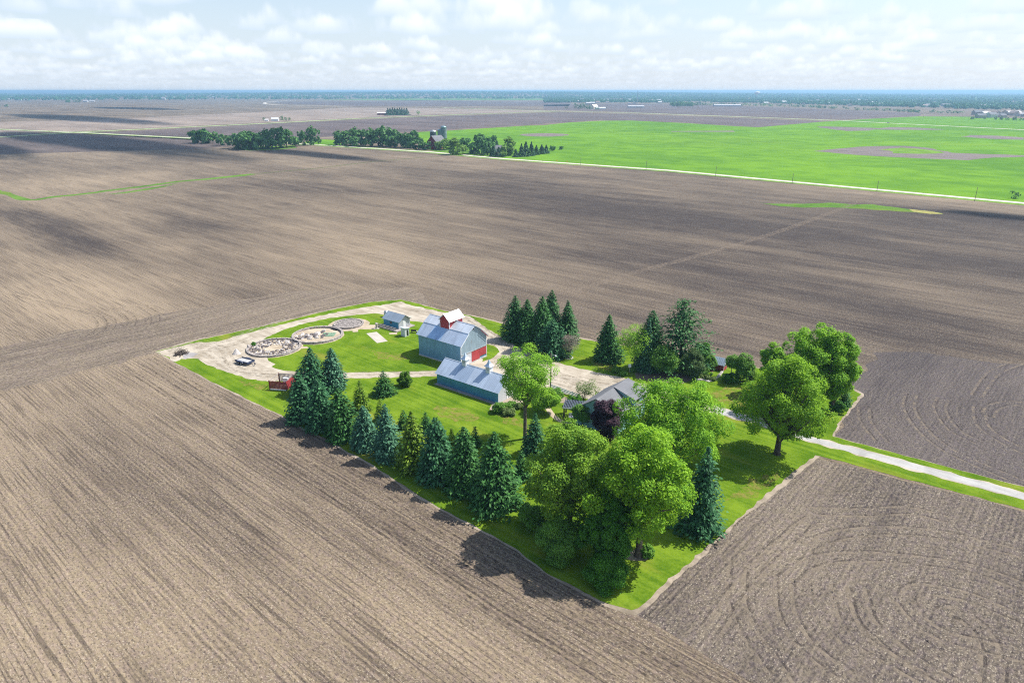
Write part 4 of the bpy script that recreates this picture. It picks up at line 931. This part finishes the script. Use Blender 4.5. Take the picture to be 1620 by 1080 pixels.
# pergola with garden seats
q0 = g(893.5, 664); pg = thing('pergola', "dark flat topped pergola at the end of the garden path", 'pergola', q0 + Vector((2.6, 1.2, 0)), R(-12))
for x in (-2.5, 2.5):
    for y in (-1.6, 1.6): MB().box(x-.13, x+.13, y-.13, y+.13, 0, 2.35).build('post', M_WOOD_DK, pg)
b = MB()
for y in (-1.6, 1.6): b.box(-2.8, 2.8, y-.08, y+.08, 2.36, 2.6)
b.build('beam', M_WOOD_DK, pg)
b = MB()
for i in range(19): b.box(-2.75+i*.305, -2.75+i*.305+.17, -1.95, 1.95, 2.602, 2.72)
b.build('roof_slats', plain("blue_black_slats", (.07, .085, .12), .7), pg)
MB().box(-2.8, 2.8, -1.99, -1.952, 2.55, 2.75).build('fascia', M_WHITE, pg)
for i, (x, y, lb) in enumerate([(-1.3, -.6, "white cushioned seat under the pergola nearest its left post"), (.1, .1, "white cushioned seat deeper under the pergola")]):
    s_ = thing('armchair', lb, 'armchair', pg.location + Vector((x, y, 0)), R(20*i), "seats under the pergola")
    MB().box(-.5, .5, -.4, .4, .3, .45).build('seat', M_LILAC, s_); MB().slab([(-.5, .3, .45), (.5, .3, .45), (.5, .45, 1.0), (-.5, .45, 1.0)], .1).build('backrest', M_LILAC, s_)
    for sx in (-.45, .37):
        for sy in (-.36, .28): MB().box(sx, sx+.08, sy, sy+.08, 0, .3).build('leg', M_WOOD_DK, s_)
# low white fence by the gravel
fa, fb = g(872, 614), g(917, 630.5); dv = fb-fa; fn = thing('board_fence', "low pale blue white fence between the shrubs and the gravel yard", 'fence', fa, math.atan2(dv.y, dv.x))
n = int(dv.length/1.9)
for i in range(n+1): MB().box(i*dv.length/n-.06, i*dv.length/n+.06, -.06, .06, 0, 1.05).build('post', M_WHITE, fn)
b = MB()
for z in (.15, .45, .75): b.box(0, dv.length, -.09, -.062, z, z+.22)
b.build('boards', plain("pale_blue_paint", (.66, .74, .78), .6, var=.06), fn)
# yard light pole
lp = thing('yard_light_pole', "tall dark wooden pole at the edge of the gravel yard", 'pole', g(870.8, 616))
MB().tube([(0, 0, 0), (0, 0, height(g(870.8, 616), 559.5))], [.17, .11], 8).build('pole', M_POLE, lp)
hh = height(g(870.8, 616), 559.5); b = MB(); b.tube([(0, 0, hh-.5), (.5, 0, hh-.3), (.9, 0, hh-.3)], .04, 6); o = b.build('arm', M_STEEL, lp); MB().lathe([(.06, hh-.3), (.2, hh-.42), (.14, hh-.62)], 10, (.95, 0)).build('lamp', M_WHITE, lp)
# red playhouse
ph_ = thing('playhouse', "tiny red playhouse with a steep grey roof in the garden", 'playhouse', g(1139, 583.5), R(-37))
b = MB(); b.prism([(-1.0, 0), (1.0, 0), (1.0, 1.7), (0, 2.75), (-1.0, 1.7)], -1.15, 1.15); b.build('wall', M_REDDARK, ph_)
rb = MB(); roof_pair(rb, (1.3, 1.42), (0, 2.8), -1.4, 1.4, .07); rb.build('roof', M_TIN, ph_)
MB().box(1.152, 1.2, -.95, .95, .1, .8).build('lower_panel', M_RED, ph_); o = MB().box(1.152, 1.2, -.35, .35, .95, 1.6).build('window', M_WHITE, ph_); MB().box(1.202, 1.215, -.27, .27, 1.02, 1.52).build('pane', M_DARKWIN, o)
for y in (-1.0, 1.0): MB().box(1.152, 1.22, y-.06, y+.06, 0, 1.65).build('corner_trim', M_WHITE, ph_)
bx = thing('bird_box', "white bird box on a grey post at the gravel yard edge", 'bird box', g(995.5, 589))
MB().box(-.07, .07, -.07, .07, 0, 1.35).build('post', M_WOOD_GR, bx)
b = MB(); b.prism([(-.32, 1.352), (.32, 1.352), (.32, 1.75), (0, 2.05), (-.32, 1.75)], -.3, .3); o = b.build('box', M_WHITE, bx); MB().box(.302, .31, -.07, .07, 1.5, 1.64).build('hole', M_DARKWIN, o)
# stones edging the garden, sign post by sapling
pts = spline([(1103, 601), (1112, 601), (1122, 603.5), (1130, 600), (1137, 595), (1142, 589)], 4)
for i, q in enumerate(pts):
    o = link(bpy.data.objects.new('border_stone', ROCKS[3*(i % 2)])); o.location = q; s = rnd.uniform(.5, .9); o.scale = (s, s, s); o.rotation_euler = (0, 0, rnd.uniform(0, 6))
    tag(o, "pale stone in the border of the playhouse garden", 'stone', "stones bordering the playhouse garden")
for i in range(12):
    o = link(bpy.data.objects.new('border_stone', ROCKS[3*(i % 2)])); a = i*.523; q = g(900, 566); o.location = (q.x+.9*math.cos(a), q.y+.9*math.sin(a), .02); o.scale = (.45, .45, .45); o.rotation_euler = (0, 0, a+1.57)
    tag(o, "pale stone in the ring round the leafless tree", 'stone', "stones ringing the leafless tree")
# ------------------------------------------------------------------ far trees, farmsteads, poles
def far_mesh(seed, kind, leafm, n=420):
    """unit tree (height 1, half width .5) as crown mesh"""
    r_ = np.random.default_rng(seed)
    if kind == 'con':
        z = r_.uniform(0.02, 1, n)**1.3; a = r_.uniform(0, 6.28, n); q = .5*(1-z)**.85*r_.uniform(.55, 1.08, n)
        c = np.stack([q*np.cos(a), q*np.sin(a), z], 1); nn = np.stack([np.cos(a)*.6, np.sin(a)*.6, np.full(n, .8)], 1) + r_.normal(0, .4, (n, 3)); s = .15
    else:
        m_ = 22; d = unit(r_.normal(size=(m_, 3))); lc2 = d*np.array([.40, .40, .42])*r_.uniform(.5, 1.1, (m_, 1)) + np.array([0, 0, .46]); lr = r_.uniform(.12, .22, m_)
        i = r_.integers(0, m_, n); v = unit(r_.normal(size=(n, 3)) + d[i]*.5 + np.array([0, 0, .3])); c = lc2[i] + v*lr[i][:, None]*r_.uniform(.5, 1.05, (n, 1)); c[:, 2] = np.clip(c[:, 2], .03, 1)
        nn = v + r_.normal(0, .4, (n, 3)) + np.array([0, 0, .3]); s = .15
    return quads_mesh('crown', kites(c, unit(nn), s*r_.uniform(.7, 1.4, n), s*.75*r_.uniform(.7, 1.3, n)), r_.uniform(0, 1, n), leafm)
FAR_B = [far_mesh(i, 'b', L_FAR, 520) for i in range(4)]; FAR_L = [far_mesh(10+i, 'b', L_FAR_L, 520) for i in range(3)]; FAR_C = [far_mesh(20+i, 'con', L_FARCON, 460) for i in range(3)]
FAR_BS = [far_mesh(30+i, 'b', L_FAR, 150) for i in range(4)]; FAR_CS = [far_mesh(40+i, 'con', L_FARCON, 260) for i in range(2)]; FAR_LS = [far_mesh(50+i, 'b', L_FAR_L, 110) for i in range(2)]
tm = MB(); tm.tube([(0, 0, -.02), (0, 0, .3), (.02, 0, .7)], [.032, .024, .008], 6); _t = tm.build('trunk', M_BARK_D); TRUNK = _t.data; bpy.data.objects.remove(_t)
def fartree(kind, x, by, ty, wd, label, group, parts=True, name=None):
    p = g(x, by); h = max(1.5, height(p, ty)); wdm = wd*mpx(p)*(1.12 if parts else 1.25)
    pool = {'b': FAR_B if parts else FAR_BS, 'l': FAR_L if parts else FAR_LS, 'c': FAR_C if parts else FAR_CS}[kind]
    me = rnd.choice(pool); nm = name or {'b': 'broadleaf_tree', 'l': 'light_green_tree', 'c': 'evergreen_tree'}[kind]
    if parts:
        o = thing(nm, label, 'tree', p, rnd.uniform(0, 6.28), group); o.scale = (wdm, wdm, h)
        link(bpy.data.objects.new('crown', me), o); link(bpy.data.objects.new('trunk', TRUNK), o)
    else:
        o = link(bpy.data.objects.new(nm, me)); o.location = p; o.rotation_euler = (0, 0, rnd.uniform(0, 6.28)); o.scale = (wdm, wdm, h); tag(o, label, 'tree', group)
    return o
ORD = "first second third fourth fifth sixth seventh eighth ninth tenth eleventh twelfth thirteenth fourteenth fifteenth sixteenth".split()
grove1 = [(311, 226.5, 202, 22), (327.5, 227, 199, 28), (351, 230, 208.5, 18), (377, 235, 206, 28), (387, 236, 203, 30), (397.5, 237, 210, 30), (401, 235.5, 202, 30), (420, 233, 202, 24), (426, 236, 209, 24), (437, 234.5, 199, 28), (454, 233.5, 200, 28), (467, 232, 215, 17), (480.5, 230, 203, 15), (496.5, 229.5, 199, 22)]
for i, (x, b_, t, wd) in enumerate(grove1):
    fartree('b', x, b_, t, wd, f"dark broadleaf, {ORD[i]} from the left in the grove left of the far road gap", "grove left of the road gap")
grove2 = [(537, 229.5, 206, 20), (549, 230, 203, 22), (563, 231.5, 213, 22), (564, 229.5, 201, 24), (579, 230, 202, 26), (586, 232, 204, 24), (599, 231.5, 199, 26), (611, 231.5, 198, 26), (618.5, 233, 213, 24), (623.5, 232, 200.5, 24), (634.5, 233.5, 207, 20), (646, 234.5, 209, 19), (655.5, 234, 202, 22), (662, 236, 219, 22), (674, 237, 224, 20)]
for i, (x, b_, t, wd) in enumerate(grove2):
    fartree('b', x, b_, t, wd, f"dark broadleaf, {ORD[i]} from the left in the grove beside the red barn", "grove beside the red barn")
yard = [('b', 692.6, 236, 225, 13, "dark little tree before the wall of the red barn"), ('l', 702.5, 237, 216.5, 24, "round yellow green tree right in front of the red barn"), ('l', 723.5, 244.5, 218, 32, "broad pale green tree beside the road at the far farmstead"), ('b', 733, 236, 214, 22, "green tree behind the broad pale one at the far farmstead"),
        ('b', 762, 243, 206.5, 28, "tallest green tree in the far farmstead"), ('b', 771, 245.5, 221, 24, "dark tree by the road below the tallest farmstead tree"), ('b', 750.6, 244, 225, 19, "short dark tree left of the tallest farmstead tree"), ('b', 780, 231.5, 210, 12, "narrow tree at the back of the far farmstead"), ('c', 786, 232, 221, 7, "tiny pointed evergreen at the back of the far farmstead"),
        ('c', 781, 248, 232, 13, "dark evergreen nearest the road at the farmstead drive"), ('c', 789, 248, 233, 14, "second dark evergreen beside the farmstead drive"), ('l', 802.5, 246, 216.5, 26, "tall pale green tree at the right of the far farmstead"), ('l', 796, 248, 238, 13, "low light green bush by the farmstead drive"),
        ('c', 816, 248.5, 236, 11, "first evergreen of the far windbreak beside the crop"), ('c', 825, 248, 228, 13, "second evergreen of the far windbreak"), ('c', 832, 247.5, 224.5, 14, "third evergreen of the far windbreak"), ('c', 840.7, 246.5, 225, 13, "fourth evergreen of the far windbreak"), ('c', 848.5, 245, 230, 11, "fifth evergreen of the far windbreak"), ('c', 857, 243.5, 229, 12, "sixth evergreen of the far windbreak"), ('c', 864, 243, 229.5, 11, "last evergreen of the far windbreak"),
        ('b', 874, 239, 230, 9, "small round tree just past the far windbreak"), ('b', 887.6, 237, 231, 7, "tiny lone round tree out in the green crop")]
for k, x, b_, t, wd, lb in yard: fartree(k, x, b_, t, wd, lb, "trees of the far farmstead")
for i in range(9): fartree('c', 614+i*3.7, 183-.1*i, 171+rnd.uniform(-.6, .6), 10, "dark evergreen in the dense block beside the far red shed", "evergreen block beside the far shed", False)
fartree('l', 662, 181.5, 174, 6, "lone pale tree right of the dark evergreen block", None, False)
for k, x, b_, t, wd, lb in [('b', 418, 191, 185, 5, "dark round tree at the left of the tiny far farm"), ('b', 446, 190.5, 183, 6, "largest round tree of the tiny far farm"), ('b', 452, 191, 185.5, 5, "round tree at the right of the tiny far farm"), ('b', 458, 191, 185, 4, "last small tree of the tiny far farm")]: fartree(k, x, b_, t, wd, lb, "trees of the tiny far farm", False)
for i, (x, b_, t, wd) in enumerate([(910, 171, 163, 5), (915, 172, 164.5, 6), (920, 172, 161.5, 5), (926, 173, 164, 7), (932, 173.5, 166, 8), (944, 173.5, 169, 8), (896, 172, 168.5, 4), (958, 172, 169, 4)]): fartree('b', x, b_, t, wd, "dark tree round the pale barn of the right far farm", "trees round the pale far barn", False)
fartree('b', 1604, 314, 300, 12, "thin open tree by the far road at the frame edge", None, False, 'thin_tree')

def farbuilding(name, label, cat, px, L, W_, E_, T_, wallm, roofm, rot=HOUSE_ROT, door=None):
    o = thing(name, label, cat, g(*px), rot); l, hw = L/2, W_/2
    MB().prism([(-hw, 0), (hw, 0), (hw, E_), (0, T_), (-hw, E_)], -l, l).build('wall', wallm, o)
    rb = MB(); s_ = (T_-E_)/hw; roof_pair(rb, (hw+.4, E_-.4*s_+.05), (0, T_+.05), -l-.4, l+.4, .15); rb.build('roof', roofm, o)
    if door: MB().box(l+.01, l+.12, -door/2, door/2, 0, E_*.8).build('door', M_WHITE, o)
    return o
farbuilding('red_barn', "tall red barn with a grey roof at the far farmstead", 'barn', (691, 235.5), 17, 13, 7.5, 14, M_REDBARN, M_SHINGLE, R(58), 3)
farbuilding('red_shed', "low bright red lean to in front of the far red barn", 'shed', (685, 236), 9, 6, 3, 4.6, plain("bright_red_paint", (.42, .07, .08), .7), M_RED, R(58))
for x, by, ty, rr, lb, top in [(686, 231, 205.5, 3.8, "short dark silo left of the far red barn roof", 0), (697, 229, 204, 3.2, "middle concrete silo with a pale dome", 1), (702.5, 229, 199, 3.6, "tallest concrete silo with a pale dome", 1)]:
    p = g(x, by); hh = height(p, ty); o = thing('silo', lb, 'silo', p, 0, "silos behind the far red barn")
    MB().lathe([(rr, 0), (rr, hh-rr*.7)], 20).build('shaft', M_SILO if top else plain("dark_silo_staves", (.07, .09, .11), .7), o, smoothed=False)
    MB().lathe([(rr+.1, hh-rr*.7), (rr*.9, hh-rr*.35), (rr*.55, hh-rr*.08), (.3, hh)], 20).build('dome', M_SILO_CAP if top else M_STEEL, o, smoothed=True)
farbuilding('farm_house', "white house glimpsed among the far farmstead trees", 'house', (786, 241), 10, 8, 4, 7, M_WHITE, M_SHINGLE, R(10))
farbuilding('far_shed', "red shed with a pale roof beside the dark evergreen block", 'shed', (604.5, 182), 24, 13, 4.5, 7, M_REDBARN, M_TIN_W, R(5))
farbuilding('farm_house', "pale house of the tiny far farm left of the road", 'house', (435.5, 191.5), 14, 9, 4, 7, M_WHITE, M_TIN_W, R(10)); farbuilding('far_shed', "small white shed at the left of the tiny far farm", 'shed', (422, 192), 7, 6, 3, 4.5, M_WHITE, M_TIN_W, R(10))
farbuilding('pale_barn', "cream barn in the trees of the right far farm", 'barn', (940, 172.5), 22, 16, 8, 15, plain("cream_paint", (.75, .68, .5), .7), M_TIN_W, R(40)); farbuilding('far_shed', "long pale shed right of the cream far barn", 'shed', (950, 173), 34, 14, 4, 7, M_WHITE, M_TIN_W, R(5))
for i, (x, y, Ln, T_) in enumerate([(136, 161.5, 26, 9), (146, 161, 26, 8), (259, 158, 30, 16), (276, 156.5, 26, 14), (338, 155.5, 30, 14), (350, 155, 30, 17), (325, 156, 20, 12), (16, 158, 22, 10), (32, 159, 14, 8), (39, 159, 14, 8)]):
    farbuilding('far_barn', f"tiny white farm building, {ORD[i]} listed along the left horizon" if False else "tiny white farm building along the left horizon", 'barn', (x, y), Ln, 14, T_*.55, T_, M_DULL, M_DULL, rnd.uniform(-.3, .3)).__setitem__('group', "white farm buildings on the left horizon")
for x, y, Ln, lb in [(1006, 170.5, 60, "long white shed by the trees right of the cream far barn"), (1150, 168.5, 110, "long red and white shed at the far town edge"), (817, 152.6, 110, "long white building on the horizon near the middle"), (758, 153.6, 90, "low white sheds on the middle horizon"), (1539, 156, 330, "very long white building at the right horizon")]:
    farbuilding('long_shed', lb, 'shed', (x, y), Ln, 18, 5, 8, M_DULL, M_DULL, R(2))
# utility poles on the far road
pole0 = None
def upole(i, p, h, lb, grp):
    o = thing('utility_pole', lb, 'pole', p, ROW + R(90), grp)
    MB().tube([(0, 0, 0), (0, 0, h)], [.16, .10], 6).build('pole', M_POLE, o); MB().box(-1.2, 1.2, -.06, .06, h-.9, h-.75).build('crossarm', M_POLE, o)
NAMES_ = ["beside the bend of the green crop field", "left of the yellow road signs", "above the lone spruce", "above the ragged fir", "left of the green waterway", "above the middle of the green waterway", "right of the green waterway", "nearest the right frame edge"]
fixed = [(582, 234.5, 223), (788, 250.2, 240.5), (918.6, 261, 249), (1022, 269.3, 254.5), (1132, 279, 263), (1253, 291, 274), (1387, 303, 286), (1541.7, 318.5, 296)]
for i, (x, y, t) in enumerate(fixed): p = g(x, y); upole(i, p, height(p, t), "utility pole on the far road verge " + NAMES_[i], "utility poles along the far road")
for x, y, t in [(57, 206.5, 201.5), (112.5, 206, 200.5), (168, 207, 202), (1460, 189.5, 181), (1531, 192, 184), (1607, 196, 187)]: p = g(x, y); upole(0, p, height(p, t), "tiny utility pole along a distant road", "tiny poles along distant roads")
for x, lb in ((881, "yellow road sign left of its twin at the edge of the green crop"), (897, "yellow road sign right of its twin at the edge of the green crop")):
    o = thing('road_sign', lb, 'sign', g(x, 258 + (x-881)*.09), R(20), "yellow road signs"); MB().tube([(0, 0, 0), (0, 0, 2.2)], .05, 6).build('post', M_STEEL, o); b = MB(); b.slab([(-.9, -.06, 2.2), (0, -.06, 1.3), (.9, -.06, 2.2), (0, -.06, 3.1)], .04); b.build('panel', M_YELLOW, o)
# water tower, mast and a car
wt = thing('water_tower', "pale bulb shaped water tower above the town trees", 'water tower', g(1196.6, 156)); k = height(g(1196.6, 156), 144.8)
MB().lathe([(k*.13, 0), (k*.07, k*.15), (k*.07, k*.5), (k*.16, k*.6)], 16).build('stem', M_WHITE, wt); MB().lathe([(k*.16, k*.6), (k*.40, k*.70), (k*.44, k*.80), (k*.36, k*.92), (k*.08, k)], 24).build('tank', plain("pale_tank_paint", (.72, .68, .70), .5, var=.04), wt, smoothed=True)
ms = thing('radio_mast', "hair thin mast rising over the middle horizon", 'mast', g(1008, 166)); hm = 62.0; MB().tube([(0, 0, 0), (0, 0, hm)], [1.0, .6], 6).build('mast', M_STEEL, ms); MB().box(-2, 2, -.3, .3, hm*.93, hm*.95).build('antenna', M_STEEL, ms)
cp_ = g(1405, 194.8); ca = thing('parked_car', "dark car driving on the road through the green crops", 'car', cp_ + Vector((0, 0, .07)), R(-35)); ca.name = 'car'
b = MB(); b.prism([(-2.2, .35), (2.2, .35), (2.25, .8), (1.2, .95), (.6, 1.5), (-1.4, 1.5), (-2.2, .95)], -.9, .9, 'y'); b.build('body', M_TRAILER, ca); MB().prism([(.62, 1.42), (1.12, .98), (-1.95, .98), (-1.42, 1.42)], -.91, .91, 'y').build('window', M_DARKWIN, ca)
for x in (-1.4, 1.4):
    for y in (-.85, .85): wheel(ca, x, y, .33, .33, .2)

# town edge: individual trees along the near edge, houses, then the wood behind as one mass
def onterrain(x, y): return Vector((x, y, terrain(x, y)))
edge = [(1060, 166.5), (1110, 167), (1200, 168.5), (1278, 170), (1324, 173), (1423, 177.3), (1459, 179), (1521, 179.8)]
cnt = 0
for i in range(115):
    t = i/114*(len(edge)-1); k = min(int(t), len(edge)-2); f = t-k
    x = edge[k][0]+(edge[k+1][0]-edge[k][0])*f + rnd.uniform(-2, 2); y = edge[k][1]+(edge[k+1][1]-edge[k][1])*f - abs(rnd.gauss(0, .7))
    if 1455 < x < 1470 or rnd.random() < .08: continue
    fartree(rnd.choice('bbbbl'), x, y, y-rnd.uniform(3.2, 5.5), rnd.uniform(4, 6.5), "tree along the near edge of the distant town", "trees along the town edge", False)
for i in range(26): x = rnd.uniform(1064, 1095); fartree('b', x, 168.8-rnd.uniform(0, 1.2), 161+rnd.uniform(-1, 1.2), 7, "dark tree in the dense block at the town edge", "dense tree block at the town edge", False)
for i in range(3): fartree('c', 1536+i*2, 188.5, 184, 2.0, "dark little evergreen in a trio at the crop edge", "evergreen trio at the crop edge", False)
for i in range(24): x = rnd.uniform(1556, 1640); fartree('b', x, 188.8+(x-1556)*.03, 184.6+rnd.uniform(-.8, .6), rnd.uniform(3, 5), "tree beside the houses at the right crop edge", "trees at the right crop edge", False)
for x0, x1, y, n in [(722, 765, 154.5, 14), (765, 812, 153, 14), (865, 895, 153.5, 8), (105, 130, 162, 9), (147, 215, 155.5, 24), (238, 252, 157.5, 5), (278, 293, 158, 6), (-10, 20, 169, 8), (470, 500, 156, 9), (-20, 60, 157, 18), (80, 110, 157, 8), (320, 330, 156.5, 3), (880, 907, 160.5, 7), (0, 30, 152.5, 9)]:
    for i in range(n): x = rnd.uniform(x0, x1); fartree('b', x, y+rnd.uniform(-.4, .4), y-rnd.uniform(3, 5.5), rnd.uniform(4, 7), "dark tree of a small clump near the horizon", "tree clumps near the horizon", False)
def houseme(i):
    b = MB(); b.prism([(-5, 0), (5, 0), (5, 4.2), (0, 7.2), (-5, 4.2)], -7, 7); b.cur = 1; roof_pair(b, (5.4, 4.0), (0, 7.25), -7.4, 7.4, .15)
    b.mi = [0 if j < 7 else 1 for j in range(len(b.f))]
    me = bpy.data.meshes.new('house'); me.from_pydata(b.v, [], b.f)
    for m_ in ([M_DULL, plain("cream_siding", (.48, .43, .36)), plain("tan_siding", (.36, .31, .27))][i % 3], [M_SHINGLE, plain("brown_shingles", (.25, .19, .17)), M_DULL][(i+i//3) % 3]): me.materials.append(m_)
    me.polygons.foreach_set('material_index', b.mi); return me
HM = [houseme(i) for i in range(6)]
for i in range(120):
    x = rnd.uniform(900, 1640); y = rnd.uniform(157, 166) + max(0, (x-1200)*.022)*rnd.uniform(.6, 1.0)
    if i < 26: x = rnd.uniform(1545, 1640); y = rnd.uniform(181, 187)
    elif i < 60: x = rnd.uniform(905, 1060); y = rnd.uniform(156, 163)
    o = link(bpy.data.objects.new('house', rnd.choice(HM))); o.location = g(x, y); s = rnd.uniform(.9, 1.7); o.scale = (s, s, s); o.rotation_euler = (0, 0, rnd.choice((0, .3, 1.57, 1.2)))
    tag(o, "tiny pale house among the trees of the distant town", 'house', "houses of the distant town")
def wood(name, n, fn, seed):
    r_ = np.random.default_rng(seed); random.seed(seed); Q = []; TT = []
    for _ in range(n):
        x, y = fn(); p = g(x, y); r0 = math.hypot(p.x, p.y); z = terrain(p.x, p.y); h = rnd.uniform(7, 14); w2 = rnd.uniform(8, 16); m_ = 14
        d = unit(r_.normal(size=(m_, 3)) + np.array([0, -.3, .5])); c = d*np.array([w2*.55, w2*.55, h*.42])*r_.uniform(.6, 1.0, (m_, 1)) + np.array([p.x, p.y, z+h*.52])
        Q.append(kites(c, unit(d + r_.normal(0, .3, (m_, 3))), r_.uniform(.5, .9, m_)*w2*.9, r_.uniform(.4, .8, m_)*w2*.7)); TT.append(np.clip(rnd.uniform(0, 1) + r_.normal(0, .15, m_), 0, 1))
    me = quads_mesh(name, np.concatenate(Q), np.concatenate(TT), L_WOOD)
    return tag(link(bpy.data.objects.new(name, me)), kind='stuff')
def f_right():
    while True:
        x = rnd.uniform(860, 1660); lim = 163 + max(0, x-1180)*.028; y = 146 + (lim-146)*rnd.uniform(0, 1)**.8
        if y > 157 and math.sin(x*.05)+math.sin(y*1.1+x*.013) + rnd.uniform(-1.3, 1.3) < -.7: continue
        return x, y
def f_mid(): return rnd.uniform(480, 1000), 145 + 8*rnd.uniform(0, 1)
def f_left(): x = rnd.uniform(-60, 520); return x, 147.5 + 7*rnd.uniform(0, 1)**1.6
wood('town_woods', 13000, f_right, 3); wood('horizon_woods', 5000, f_mid, 4); wood('left_horizon_woods', 2400, f_left, 5)
def ridge_woods():
    def fn(): return 0, 0
    r_ = np.random.default_rng(9); Q, TT = [], []
    for _ in range(5200):
        az = R(r_.uniform(-38, 40)); r0 = r_.uniform(5500, 11000); x, y = r0*math.sin(az), r0*math.cos(az); z = terrain(x, y); h = r_.uniform(10, 18); m_ = 7; w2 = r_.uniform(14, 30)
        d = unit(r_.normal(size=(m_, 3)) + np.array([0, -.4, .5])); c = d*np.array([w2*.6, w2*.6, h*.4]) + np.array([x, y, z+h*.5])
        Q.append(kites(c, unit(d), r_.uniform(.5, .9, m_)*w2, r_.uniform(.4, .8, m_)*h)); TT.append(np.clip(r_.uniform(0, 1)+r_.normal(0, .15, m_), 0, 1))
    return tag(link(bpy.data.objects.new('ridge_woods', quads_mesh('ridge_woods', np.concatenate(Q), np.concatenate(TT), L_WOOD))), kind='stuff')
ridge_woods()

# ------------------------------------------------------------------ clouds overhead that shade the far fields, and the air
def cloudmat():
    m_, n, out = mat("cumulus")
    pos = n.node('ShaderNodeTexCoord').outputs['Object']; x, y, z = n.sep(pos)
    r2 = n.vm('LENGTH', n.xyz(x, y, 0.0)); nz = n.noise(pos, 2.6, 5, .6)
    a = n.sstep(n.m('ADD', r2, n.m('MULTIPLY', n.m('SUBTRACT', nz, .5), .9)), 1.0, .55)
    d = n.node('ShaderNodeBsdfDiffuse', {'Color': (.9, .9, .9)}); t = n.node('ShaderNodeBsdfTransparent'); mx = n.node('ShaderNodeMixShader', {0: n.m('MULTIPLY', a, .93)})
    n.t.links.new(t.outputs[0], mx.inputs[1]); n.t.links.new(d.outputs[0], mx.inputs[2]); n.t.links.new(mx.outputs[0], out.inputs[0]); return m_
M_CLOUD = cloudmat()
def cloud(px, py, rx, ry, h=900, rot=ROW):
    p = g(px, py); b = MB(); n = 28; prof = [(1, 0), (.98, .04), (.8, .16), (.5, .26), (.2, .30)]
    b.lathe([(.5, -.01)] + prof, n); o = b.build('cloud', M_CLOUD, None, p + SDIR*(h/SDIR.z), rot, True); o.scale = (rx, ry, min(rx, ry)*.8); struct(o)
for q in [(150, 224, 420, 62), (480, 243, 150, 22), (210, 171.5, 420, 90), (120, 187, 560, 80), (60, 216, 200, 40), (-60, 232, 260, 50), (1600, 343, 40, 12), (680, 160, 500, 60)]: cloud(*q)
hz, n, out = mat("pale_air")
vol = n.node('ShaderNodeVolumePrincipled', {'Color': (.42, .72, 1.0, 1), 'Density': 1.25e-4, 'Anisotropy': .2})
n.t.links.new(vol.outputs[0], out.inputs['Volume'])
b = MB(); b.box(-31000, 31000, -3000, 25000, -420, 67); struct(b.build('haze', hz), 'stuff')
